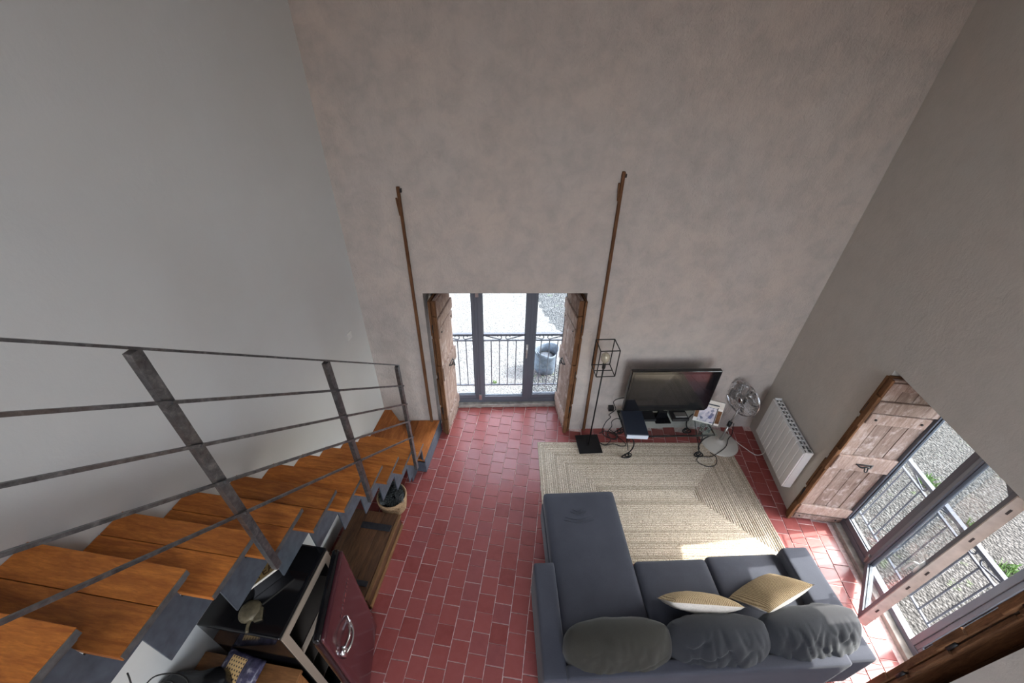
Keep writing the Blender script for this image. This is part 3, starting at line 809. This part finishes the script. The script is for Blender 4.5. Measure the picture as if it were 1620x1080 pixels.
for i, (s, d, r, h) in enumerate(((-1.055, -.475, .032, .10), (-.985, -.50, .028, .085))):
    m = MB().lathe([(r*.8, 0), (r, .01), (r, h), (r*.93, h), (r*.92, .012), (0.001, .012)], 18)
    o = m.build('drinking_glass', 'table_glass', None, True); o.location = BW(s, d, .012+GZ+.001)
    tag(o, ('clear drinking glass on the stand left of the other glass' if i == 0 else 'small clear drinking glass in front of the patterned box'), 'glass', 'glasses on the television stand')

# ------------------------------------------------------------------ fan
fan = empty('pedestal_fan', (2.375, 4.0, .0), 0, 'chrome wire pedestal fan with pale round base in the corner', 'fan')
MB().lathe([(.0, .0), (.235, .0), (.24, .012), (.22, .024), (.08, .04), (.045, .06), (.04, .075)], 36).build('base', 'cream_enamel', fan, True)
HD = Vector((.10, .12, .74))
MB().tube([(0, 0, .06), (.045, .05, .34)], .017, 10).tube([(.045, .05, .34), tuple(HD+Vector((.05, .04, -.10)))], .012, 10).build('pole', 'brushed', fan, True)
MB().tube([(.040, .045, .30), (.050, .056, .37)], .026, 10).build('height_collar', 'black_plastic', fan, True)
fv = Vector((-.86, -.50, -.02)).normalized()
fm = Matrix.Translation(HD) @ fv.to_track_quat('Z', 'Y').to_matrix().to_4x4()
cgm = MB(); RF = .235
for rr_, zz in ((RF, 0), (RF, .012)): cgm.tube([fm @ Vector((rr_*math.cos(a*math.pi/18), rr_*math.sin(a*math.pi/18), zz)) for a in range(36)], .006, 5, True)
for sgn, dep in ((1, .065), (-1, .075)):
    for rr_, zz in ((.19, .04), (.12, .06)):
        cgm.tube([fm @ Vector((rr_*math.cos(a*math.pi/12), rr_*math.sin(a*math.pi/12), sgn*zz)) for a in range(24)], .0022, 4, True)
    for a in range(36):
        t = a*math.pi/18; pts_ = [fm @ Vector((r_*math.cos(t), r_*math.sin(t), sgn*dep*(1-(r_/RF)**2.2))) for r_ in (.03, .1, .17, .215, RF)]
        cgm.tube(pts_, .0019, 4)
cgm.build('wire_cage', 'chrome', fan, True)
for k in range(4):
    bl = MB(); a0 = k*math.pi/2+.3; vs = []
    for i in range(6):
        r_ = .03+.17*i/5; wd = .35+.25*math.sin(math.pi*min(1, i/5+.15))
        for j in range(4): a = a0+wd*(j/3-.5)*1.6; vs.append(fm @ Vector((r_*math.cos(a), r_*math.sin(a), .025*(j/3-.5)*2)))
    fs = [(i*4+j, i*4+j+1, (i+1)*4+j+1, (i+1)*4+j) for i in range(5) for j in range(3)]
    o = bl.add(vs, fs).build('blade', 'fan_blade', fan, True); sd = o.modifiers.new('thick', 'SOLIDIFY'); sd.thickness = .003
MB().lathe([(.0, .058), (.045, .060), (.05, .066), (.03, .072)], 18, fm).build('front_badge', 'chrome', fan, True)
MB().lathe([(.03, -.055), (.062, -.065), (.066, -.10), (.058, -.155), (.03, -.178), (0.001, -.182)], 20, fm).build('motor_housing', 'brushed', fan, True)
kn = MB(); kn.lathe([(.012, 0), (.012, .02)], 8, Matrix.Translation(fm @ Vector((0, 0, -.10))+Vector((0, 0, .06)))).lathe([(.009, 0), (.009, .016)], 8, Matrix.Translation(fm @ Vector((.03, 0, -.15))+Vector((0, 0, .045))))
kn.build('knob', 'black_plastic', fan, True)
MB().tube([tuple(HD+Vector((.05, .04, -.11))), tuple(fm @ Vector((0, 0, -.10)))], .018, 8).build('tilt_joint', 'black_plastic', fan, True)

# ------------------------------------------------------------------ radiator
rad = empty('electric_radiator', (2.78, 3.205, .255), R(90), 'white panel radiator on the side wall between the fan and window', 'radiator')
n = 10; RW, RH = .86, .605   # local x along +y, local y towards -x
for k in range(n):
    MB().box(k*RW/n+.002, (k+1)*RW/n-.002, -.018, .0, .0, RH-.02).build('front_panel', 'white_enamel', rad, False, .007, 3)
MB().box(.012, RW-.012, -.088, -.018, .012, RH-.05).build('body', 'white_enamel', rad)
MB().box(.0, .012, -.098, -.018, .0, RH).build('end_panel', 'white_enamel', rad, False, .003); MB().box(RW-.012, RW, -.098, -.018, 0, RH).build('end_panel', 'white_enamel', rad, False, .003)
MB().box(.014, RW-.014, -.095, -.019, RH-.05, RH-.03).build('grille_bed', 'radiator_dark', rad, label='dark outlet grille')
gb = MB()
for k in range(1, 13): gb.box(k*RW/13-.004, k*RW/13+.004, -.095, -.018, RH-.03, RH-.012)
for y in (-.098, -.062, -.024): gb.box(.012, RW-.012, y, y+.008, RH-.03, RH-.012)
gb.build('grille_bar', 'white_enamel', rad)
cp_ = MB(); cp_.box(-.004, .055, -.09, -.03, RH-.012, RH+.006); cp_.build('control_box', 'white_enamel', rad, False, .004)
MB().box(.008, .045, -.075, -.045, RH+.006, RH+.010).build('buttons', 'radiator_dark', rad)
for x in (.12, .68): MB().box(x, x+.06, -.119, -.088, .1, .5).build('wall_bracket', 'white_enamel', rad)

# ------------------------------------------------------------------ slim poles on the back wall
def wall_pole(s, z0, z1, lean, label):
    e = empty('wooden_pole', BW(s, -.022, z0), PHI, label, 'pole', 'slim poles against the back wall'); h = z1-z0
    m = MB(); n = 14; rnd = random.Random(int(s*100))
    vs = []
    for i in range(n+1):
        z = h*i/n; w = .017-.003*i/n+rnd.uniform(-.001, .001); x = lean*i/n
        vs += [(x-w, -.016, z), (x+w, -.016, z), (x+w, .012, z), (x-w, .012, z)]
    fs = [(i*4+a, i*4+(a+1) % 4, (i+1)*4+(a+1) % 4, (i+1)*4+a) for i in range(n) for a in range(4)]+[(3, 2, 1, 0), tuple(range(n*4, n*4+4))]
    m.add(vs, fs).build('shaft', 'pole_wood', e, False, .003)
    sgn = -1
    MB().add([(lean+x*sgn, y, z) for z, x0 in ((h-.26, .006), (h-.10, .020)) for x, y in ((x0, -.014), (x0+.014, -.014), (x0+.014, .006), (x0, .006))],
             [(0, 1, 2, 3), (7, 6, 5, 4), (0, 4, 5, 1), (1, 5, 6, 2), (2, 6, 7, 3), (3, 7, 4, 0)]).build('splinter', 'pole_wood', e)
    MB().box(lean-.012, lean+.03, -.012, .02, h-.05, h-.02).build('wall_hook', 'black_iron', e)
wall_pole(-4.50, zK+.001, 3.28, -.006, 'slim brown wooden pole standing on the stair foot against the wall')
wall_pole(-2.405, .002, 3.43, -.055, 'slim brown wooden pole against the wall behind the floor lamp')

# ------------------------------------------------------------------ chest and basket beneath the stairs
CX0, CX1, CY0, CY1, CHH = -1.99, -1.455, 1.385, 2.235, .20
ch = empty('wooden_chest', ((CX0+CX1)/2, (CY0+CY1)/2, 0), 0, 'low dark wooden chest with iron straps on the tiles under the stairs', 'chest')
hx, hy = (CX1-CX0)/2, (CY1-CY0)/2
box('body', 'chest_wood', (-hx+.015, hx-.015, -hy+.015, hy-.015, .0, CHH-.03), ch, .004)
for i, (a, b) in enumerate(((-hx, -.10), (-.097, .085), (.088, hx-.035))):
    box('lid_plank', 'chest_wood', (a, b, -hy, hy, CHH-.03, CHH), ch, .003)
box('lid_edge', 'chest_edge_wood', (hx-.033, hx, -hy, hy, CHH-.03, CHH+.006), ch, .004); box('front_moulding', 'chest_edge_wood', (hx-.015, hx+.004, -hy+.01, hy-.01, .0, .05), ch, .006)
box('iron_strap', 'dark_steel', (-.105, hx-.05, hy-.20, hy-.13, CHH, CHH+.006), ch, .002); box('iron_strap', 'dark_steel', (-.07, hx-.06, -hy+.11, -hy+.16, CHH, CHH+.006), ch, .002)
box('end_board', 'chest_wood', (-hx+.02, hx-.02, -hy, -hy+.015, .0, CHH-.03), ch, .003)

bk = empty('wicker_basket', (-1.635, 2.43, 0), 0, 'round wicker basket filled with dark cones behind the chest', 'basket')
m = MB()
for i in range(9):
    z = .012+i*.024; r = .125+.028*(i/8)
    m.tube([(r*math.cos(a*math.pi/14), r*math.sin(a*math.pi/14), z+.003*math.sin(a*math.pi/2+i*math.pi)) for a in range(28)], .0125, 6, True)
m.lathe([(.12, .002), (.122, .012)], 20); m.build('woven_side', 'wicker', bk, True)
MB().tube([(.156*math.cos(a*math.pi/14), .156*math.sin(a*math.pi/14), .226) for a in range(28)], .009, 8, True).build('rim', 'wicker', bk, True)
def cone(x, y, z, s, seed):
    rnd = random.Random(seed); m = MB()
    for L in range(7):
        t = L/6; rr_ = s*(.3+.75*math.sin(math.pi*(.15+.75*t))); zz = s*2.0*(t-.5)
        for k in range(7):
            a = 2*math.pi*(k+.5*(L % 2))/7; c = Vector((math.cos(a), math.sin(a), 0)); d_ = Vector((-math.sin(a), math.cos(a), 0))
            p = c*rr_*.25+Vector((0, 0, zz)); q_ = c*rr_+Vector((0, 0, zz+s*.25))
            m.add([p-d_*s*.22, p+d_*s*.22, q_+d_*s*.25, q_-d_*s*.25, q_+Vector((0, 0, -s*.15))], [(0, 1, 2, 3), (3, 2, 4)])
    m.lathe([(.01, -s), (s*.3, -s*.5), (s*.35, s*.3), (.005, s)], 8)
    o = m.build('pine_cone', 'pine_cone'); o.location = (x, y, z); o.rotation_euler = (rnd.uniform(-1.4, 1.4), rnd.uniform(-1.4, 1.4), rnd.uniform(0, 6))
    return tag(o, 'dark pine cone heaped in the wicker basket', 'pine cone', 'pine cones in the wicker basket')
rnd = random.Random(2); k = 0
for (x, y) in ((0, 0), (.08, .02), (-.07, .05), (.03, -.08), (-.05, -.07), (.04, .09), (-.02, .10), (.095, -.05), (-.10, -.01)):
    cone(-1.635+x, 2.43+y, .222+rnd.uniform(0, .035)-1.2*(x*x+y*y), .050, k); k += 1
tag(MB().lathe([(.10, .02), (.125, .05), (.135, .18)], 18).build('basket_lining', 'bag_black', bk, True))

# ------------------------------------------------------------------ refrigerator with door ajar
FZ = 1.43
fg = empty('retro_refrigerator', (-1.70, .965, 0), 0, 'burgundy refrigerator with door ajar and black top beneath the stairs', 'refrigerator')
def FB(name, mat, d, bevel=0, seg=3, label=None, par=fg): return box(name, mat, (d[0]+1.70, d[1]+1.70, d[2]-.965, d[3]-.965, d[4], d[5]), par, bevel, seg, label)
body = MB()
for d in ((-1.99, -1.445, .695, .72, .03, FZ), (-1.99, -1.445, 1.215, 1.24, .03, FZ), (-1.99, -1.445, .72, 1.215, FZ-.05, FZ), (-1.99, -1.445, .72, 1.215, .03, .09), (-1.99, -1.95, .72, 1.215, .09, FZ-.05)):
    body.box(d[0]+1.70, d[1]+1.70, d[2]-.965, d[3]-.965, d[4], d[5])
body.build('body', 'gloss_black', fg, label='glossy black body')
FB('worktop', 'gloss_black', (-1.985, -1.44, .69, 1.245, FZ-.01, FZ+.018), .015)
fr = MB()
for d in ((-1.448, -1.436, .70, .745, .05, FZ-.015), (-1.448, -1.436, 1.19, 1.235, .05, FZ-.015), (-1.448, -1.436, .745, 1.19, FZ-.07, FZ-.015), (-1.448, -1.436, .745, 1.19, .05, .11), (-1.46, -1.438, .745, 1.19, FZ-.40, FZ-.37)):
    fr.box(d[0]+1.70, d[1]+1.70, d[2]-.965, d[3]-.965, d[4], d[5])
fr.build('liner_frame', 'fridge_liner', fg, label='beige liner frame')
for z in (.45, .75, FZ-.39): MB().box(-1.94+1.70, -1.47+1.70, .722-.965, 1.213-.965, z, z+.012).build('shelf', 'shelf_glass', fg)
FB('inner_wall', 'fridge_inside', (-1.948, -1.945, .722, 1.213, .095, FZ-.055))
for x in (-1.95, -1.50):
    for y in (.74, 1.2): MB().box(x+1.70, x+.04+1.70, y-.965-.02, y-.965+.02, 0, .03).build('foot', 'black_plastic', fg)
dang = math.atan2(.70-1.250, -1.240+1.395)   # from hinge to the free edge
door = empty('door', (-1.412+1.70, 1.250-.965, 0), dang, None); door.parent = fg
# local: x towards free edge, +y towards the room (left of direction)
DL = .565
dm = soft_box(DL, .055, FZ-.05, .022, 0, 10, 6, 10); o = dm.build('door_slab', 'gloss_black', door, True); o.location = (DL/2, .0275, .045)
dp = soft_box(DL-.02, .03, FZ-.075, .013, 0, 10, 6, 10); o = dp.build('burgundy_front', 'burgundy', door, True, label='glossy burgundy door front'); o.location = (DL/2, .062, .055)
# handle and badge on the front (y ~ .077)
hd = MB(); yy = .078; zc = 1.02
up_ = [(.30, yy+.004, zc+.045), (.36, yy+.035, zc+.052), (.43, yy+.042, zc+.045), (.50, yy+.02, zc+.03)]
lo_ = [(.30, yy+.004, zc-.03), (.36, yy+.035, zc-.055), (.43, yy+.042, zc-.05), (.50, yy+.02, zc-.03)]
hd.tube(spline(up_, 6), .009, 8).tube(spline(lo_, 6), .011, 8).box(.478, .525, yy-.004, yy+.03, zc-.045, zc+.045)
hd.build('handle', 'chrome', door, True, .0, label='chrome loop handle')
lt = MB(); xx = .10
for w_, h_ in ((.014, .016), (.010, .016), (.016, .018), (.006, .018), (.026, .030), (.020, .020), (.006, .014), (.014, .018), (.006, .010), (.014, .018)):
    lt.box(xx, xx+w_, yy-.0015, yy+.003, 1.18-h_/2, 1.18+h_/2); xx += w_+.013
lt.build('badge_letters', 'chrome', door, label='row of tiny chrome letters')

# things on the refrigerator
def text_mesh(body, size, name, mat, parent, loc, rot, ext=.0012):
    cu = bpy.data.curves.new(name, 'FONT'); cu.body = body; cu.size = size; cu.extrude = ext; cu.align_x = 'CENTER'; cu.align_y = 'CENTER'
    t = bpy.data.objects.new(name+'_src', cu); COL.objects.link(t)
    dg = bpy.context.evaluated_depsgraph_get(); me = bpy.data.meshes.new_from_object(t.evaluated_get(dg))
    bpy.data.objects.remove(t); me.name = name; me.materials.clear(); me.materials.append(M[mat])
    o = bpy.data.objects.new(name, me); COL.objects.link(o); o.parent = parent; o.location = loc; o.rotation_euler = rot
    return o
tb = empty('tea_box', (-1.718, .965, FZ+.0185), R(55.6), 'gold lidded tea box with dark front on the refrigerator top', 'box')
box('case', 'gloss_black', (-.14, .14, -.045, .045, 0, .105), tb, .003)
box('lid', 'tea_gold', (-.138, .138, -.043, .043, .105, .116), tb, .001, label='gold lid lettered TEA')
box('lid_rim', 'white_edge', (-.142, .142, -.048, -.043, .103, .119), tb); box('lid_rim', 'white_edge', (-.142, .142, .043, .048, .103, .119), tb)
text_mesh('TEA', .066, 'lettering', 'tea_letters', tb, (.035, -.008, .1172), (0, 0, 0))
ts = empty('brass_tassel', (-1.70, .80, FZ+.0185), R(-62), 'olive brass medallion with a hanging cord on the refrigerator edge', 'ornament')
MB().lathe([(.0, .0), (.062, .0), (.066, .008), (.06, .022), (.045, .03), (.02, .036), (0.001, .037)], 20).build('medallion', 'olive_metal', ts, True)
MB().box(.0, .075, .03, .075, .0, .022).build('buckle', 'olive_metal', ts, False, .004)
MB().tube(spline([(.05, .01, .012), (.09, -.002, .010), (.12, .0, .011)], 5), .010, 8).build('cord', 'olive_metal', ts, True)

# ------------------------------------------------------------------ low cabinet in front of the refrigerator and the things on it
cb = empty('wooden_cabinet', (-1.75, .37, 0), 0, 'wooden cabinet below the nearest stairs in the photo corner', 'cabinet')
def CB(name, mat, d, bevel=.003): return box(name, mat, (d[0]+1.75, d[1]+1.75, d[2]-.37, d[3]-.37, d[4], d[5]), cb, bevel)
CB('side_panel', 'cabinet_wood', (-2.10, -2.075, .08, .66, 0, .97)); CB('side_panel', 'cabinet_wood', (-1.46, -1.435, .08, .66, 0, .97))
CB('back_panel', 'cabinet_wood', (-2.075, -1.46, .635, .66, .02, .97)); CB('top', 'cabinet_wood', (-2.11, -1.42, .07, .67, .97, 1.0)); CB('base_shelf', 'cabinet_wood', (-2.075, -1.46, .09, .635, .06, .085))
CB('door', 'cabinet_wood', (-2.07, -1.77, .07, .09, .09, .96)); CB('door', 'cabinet_wood', (-1.765, -1.465, .07, .09, .09, .96))
m = soft_box(.40, .30, .22, .10, .02, 18, 14, 10, 3, .05); o = m.build('plastic_bag', 'bag_black', None, True); o.location = (-1.93, .41, 1.0); o.rotation_euler = (0, 0, R(15))
for v in o.data.vertices: v.co += Vector((mnoise.noise(v.co*14), mnoise.noise(v.co*14+Vector((5, 0, 0))), 0))*.016
tag(o, 'crumpled glossy black plastic bag on the wooden cabinet', 'bag')
pk = empty('snack_packet', (-1.76, .595, 1.10), 0, 'purple snack packet with a yellow grid print on the wooden cabinet', 'packet', rot=(R(12), R(-8), R(-8)))
mb, n = pillow(.30, .16, .06, 21, .008, 16, 2.4, .0); mb.build('pouch', 'packet_print', pk, True)
m = MB(); nn = 8; vs = []
for i in range(nn+1):
    for j in range(nn+1):
        u, v = -.55+.80*i/nn, -.80+1.5*j/nn
        z = .03*max(0, (1-abs(u)**2.4)*(1-abs(v)**2.4))**.5+.006
        vs.append((u*.15, v*.08, z))
m.add(vs, [(i*(nn+1)+j, (i+1)*(nn+1)+j, (i+1)*(nn+1)+j+1, i*(nn+1)+j+1) for i in range(nn) for j in range(nn)]).build('yellow_grid', 'packet_grid', pk, True, label='printed yellow grid')

# ------------------------------------------------------------------ cables, switch
def cable(name, ctrl, r, mat, label, n=8, cat='cable'):
    o = MB().tube(spline(ctrl, n), r, 6).build(name, mat, None, True); return tag(o, label, cat)
lampc = Vector((.60, 3.69, 0))
cable('lamp_cable', [(.76, 3.72, .022), (.82, 3.70, .022), (.93, 3.74, .02), (1.04, 3.72, .02), (1.10, 3.76, .02), (1.02, 3.86, .02), (.90, 3.93, .018), (.86, 3.86, .02), (.95, 3.82, .024), (1.0, 3.90, .018), (.90, 4.0, .012)], .0055, 'cable_black', 'black cable looping on the rug beside the floor lamp base')
cp0 = BW(-2.06, -.10, .62)
cable('television_cable', [BW(-1.86, -.20, .80), BW(-2.04, -.16, .74), BW(-2.10, -.10, .62), BW(-2.06, -.12, .50), BW(-2.13, -.12, .40), BW(-2.08, -.07, .30), BW(-2.14, -.09, .22), BW(-2.18, -.14, .10), BW(-2.12, -.16, .012), BW(-2.0, -.2, .012), BW(-1.98, -.12, .012), BW(-2.1, -.06, .012), BW(-2.2, -.1, .012)], .006, 'cable_black', 'black cable hanging tangled from behind the television')
cable('console_cable', [BW(-2.03, -.33, .52), BW(-2.09, -.30, .52), BW(-2.12, -.24, .40), BW(-2.09, -.20, .26), BW(-2.14, -.22, .16), BW(-2.09, -.27, .08), BW(-2.16, -.30, .014), BW(-2.26, -.24, .014)], .005, 'cable_black', 'thin black cable dropping from the dark navy box')
pa = empty('power_adapter', BW(-2.09, -.06, .43), PHI, 'black power adapter plugged low on the wall left of the television', 'adapter')
box('block', 'black_plastic', (-.035, .035, -.005, .055, -.03, .04), pa, .005); box('plate', 'linen_back', (-.04, .04, .05, .06, -.04, .04), pa, .003)
cable('fan_cable', [(2.50, 4.10, .30), (2.54, 4.14, .18), (2.56, 4.13, .05), (2.50, 4.06, .045), (2.42, 3.9, .05), (2.28, 3.78, .03), (2.18, 3.72, .02), (2.04, 3.70, .02), (2.00, 3.62, .02), (2.10, 3.56, .02), (2.22, 3.60, .02), (2.26, 3.72, .024), (2.20, 3.80, .02)], .005, 'cable_black', 'black fan cable looping on the rug by the stand foot')
cable('radiator_cable', [(2.79, 3.75, .30), (2.84, 3.80, .12), (2.80, 3.86, .01), (2.70, 3.96, .006), (2.63, 4.04, .006), (2.56, 4.16, .006), (2.55, 4.24, .02)], .005, 'cable_white', 'thin white cable running over the tiles behind the radiator')
cable('stair_cable', [(-1.74, .34, 2.02), (-1.70, .30, 1.93), (-1.62, .36, 1.90), (-1.55, .33, 1.91), (-1.58, .26, 1.92), (-1.68, .27, 1.92), (-1.70, .36, 1.90), (-1.60, .39, 1.89), (-1.52, .36, 1.90), (-1.56, .29, 1.93), (-1.66, .31, 1.95), (-1.72, .25, 2.08)], .0035, 'cable_black', 'loose coil of thin black wire hanging under the nearest stairs')
sw = empty('wall_switch', (XL, 3.164, 1.852), 0, 'small white switch plate on the smooth left wall', 'switch')
box('plate', 'switch_white', (.0, .010, -.042, .042, -.042, .042), sw, .004); box('rocker', 'switch_white', (.010, .014, -.025, .025, -.028, .028), sw, .002)

# ------------------------------------------------------------------ outside
g = MB(); a, b_, c_, d_ = BW(-40, TH), BW(.62, TH), BW(.62, 45), BW(-40, 45)
g.prism([(q.x, q.y) for q in (a, b_, c_, d_)], ZG-.2, ZG)
tag(g.build('gravel_yard', 'pale_gravel'), 'pale sunlit gravel yard seen through the closed french window', kind='structure')
a, b_ = BW(.62, TH), BW(.62, 45)
g = MB(); g.prism([(XR+TH, -25), (60, -25), (60, 60), (b_.x, b_.y), (a.x, a.y), (XR+TH, a.y)], ZG-.2, ZG-.001)
tag(g.build('gravel_drive', 'grey_gravel'), 'grey gravel drive seen through the open window', kind='structure')
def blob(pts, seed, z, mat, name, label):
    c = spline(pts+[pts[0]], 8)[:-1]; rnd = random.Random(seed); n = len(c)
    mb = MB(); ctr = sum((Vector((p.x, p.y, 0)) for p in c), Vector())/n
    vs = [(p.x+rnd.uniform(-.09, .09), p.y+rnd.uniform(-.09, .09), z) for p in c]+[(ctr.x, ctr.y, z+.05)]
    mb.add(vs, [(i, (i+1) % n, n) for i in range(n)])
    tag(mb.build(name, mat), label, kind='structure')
def gpx(px, py, z=ZG):
    dd = CR*((px-810)/FPX)+CD*((py-540)/FPX)+CF; t = (z-CAM_H)/dd.z; return Vector((dd.x*t, dd.y*t, z))
blob([Vector((-1.2, 13.0, 0)), Vector((-.75, 12.0, 0)), Vector((-.35, 11.0, 0)), Vector((.0, 10.2, 0)), Vector((.6, 9.6, 0)), Vector((1.6, 10.2, 0)), Vector((2.4, 12, 0)), Vector((1.8, 15, 0)), Vector((.2, 15.5, 0)), Vector((-.8, 14, 0))], 1, ZG+.004, 'shade_gravel', 'gravel_shade_far', 'painted shade on the gravel at the far side of the yard')  # shade across the far yard, laid in as a sheet of darker gravel
blob([Vector((-.75, 7.0, 0)), Vector((-.62, 7.45, 0)), Vector((-.42, 7.9, 0)), Vector((-.30, 8.3, 0)), Vector((.2, 8.5, 0)), Vector((.9, 8.0, 0)), Vector((1.0, 7.0, 0)), Vector((.2, 6.4, 0)), Vector((-.6, 6.4, 0))], 2, ZG+.004, 'shade_gravel', 'gravel_shade_near', 'painted shade on the gravel around the blue sack')  # shaded ground by the sack, its darkness put into the gravel colour
sk = empty('garden_sack', (-.16, 8.15, ZG+.01), R(8), 'blue and grey open topped sack standing on the gravel outside', 'sack')
m = MB(); prof = [(.20, .0), (.27, .04), (.29, .25), (.285, .45), (.30, .62), (.31, .70)]; vs = []; seg = 26
for i, (r_, z) in enumerate(prof):
    for k in range(seg):
        a = 2*math.pi*k/seg; q_ = r_*(1+.10*mnoise.noise(Vector((math.cos(a)*2, math.sin(a)*2, z*4))))
        vs.append((q_*math.cos(a), q_*math.sin(a)*.9, z+(.05*math.sin(2*a+.6) if i > 3 else 0)))
inn = len(prof)
for k in range(seg):
    x, y, z = vs[(inn-1)*seg+k]; vs.append((x*.93, y*.93, z-.01))
for k in range(seg):
    x, y, z = vs[(inn-1)*seg+k]; vs.append((x*.85, y*.85, .45))
fs = [(i*seg+k, i*seg+(k+1) % seg, (i+1)*seg+(k+1) % seg, (i+1)*seg+k) for i in range(inn+1) for k in range(seg)]+[tuple(range(seg))[::-1]]
m.add(vs, fs).build('sack_wall', 'sack_blue', sk, True)
MB().lathe([(.0, .44), (.23, .45), (.12, .50), (.0, .51)], 18).build('contents', 'sack_dark', sk, True)
MB().tube(spline([(-.3, -.02, .66), (-.33, -.1, .78), (-.27, -.2, .72), (-.22, -.24, .62)], 5), .018, 6).build('strap', 'sack_blue', sk, True)

def railing(name, origin, rz, label, wid, d, ztop):
    rl = empty(name, origin, rz, label, 'railing', 'window guard railings')
    P = 'railing_paint'
    for nm, z, w_ in (('top_rail', ztop, .022), ('middle_rail', ztop-.105, .011), ('bottom_rail', .125, .011)):
        box(nm, P, (-.05, wid+.05, d-w_, d+w_, z-w_*.8, z+w_*.8), rl, .002)
    n = int(round(wid/.12))
    for k in range(n+1):
        x = k*wid/n; MB().tube([(x, d, .125), (x, d, ztop-.105)], .0075, 6).build('baluster', P, rl)
    for k in range(3):
        cx = wid*(k+.5)/3
        for sg in (-1, 1):
            a = [Vector((cx+sg*(.06+.20*t), d, ztop-.085+.06*t)) for t in (0, .5, 1)]
            sp_ = [Vector((cx+sg*(.06-.032*math.sin(math.pi*1.4*t)), d, ztop-.055-.032*math.cos(math.pi*1.4*t)+.002)) for t in [i/10 for i in range(11)]]
            MB().tube(a[::-1]+sp_[1:], .007, 6).build('scroll', P, rl, True)
    for x in (-.045, wid+.045):
        for z in (.125, ztop): MB().tube([(x, d, z), (x, TH-.005, z)], .010, 6).build('wall_arm', P, rl)
railing('guard_railing', BW(OB0, 0, 0), PHI, 'grey guard railing with scrolls outside the closed french window', 1.79, .80, 1.07)
railing('guard_railing', (XR, OR1, 0), R(-90), 'grey guard railing with scrolls outside the open window', 1.79, .735, 1.05)
def tuft(loc, r, n, seed, label):
    rnd = random.Random(seed); m = MB()
    for i in range(n):
        a, q_ = rnd.uniform(0, 6.28), r*math.sqrt(rnd.random()); b = Vector((q_*math.cos(a), q_*math.sin(a), 0)); h = rnd.uniform(.06, .16)
        t = rnd.uniform(0, 6.28); w = Vector((math.cos(t), math.sin(t), 0))*.012; le = Vector((rnd.uniform(-1, 1), rnd.uniform(-1, 1), 0))*.08
        m.add([b-w, b+w, b+le*.5+w*.8+Vector((0, 0, h*.6)), b+le*.5-w*.8+Vector((0, 0, h*.6)), b+le+Vector((0, 0, h))], [(0, 1, 2, 3), (3, 2, 4)])
    o = m.build('grass_tuft', 'grass_green'); o.location = loc
    tag(o, label, 'grass', 'grass tufts in the gravel')
tuft(gpx(1468, 765), .17, 110, 1, 'bright grass tuft in the gravel just above the far window railing')
tuft(gpx(1545, 838), .14, 50, 2, 'grass tuft seen through the pane of the open window leaf')
tuft(gpx(1600, 908), .20, 110, 3, 'grass tuft in the gravel nearest the photo edge, right of the open leaf')
tuft(gpx(782, 606), .07, 14, 4, 'tiny grass tuft in the pale yard below the closed french window')
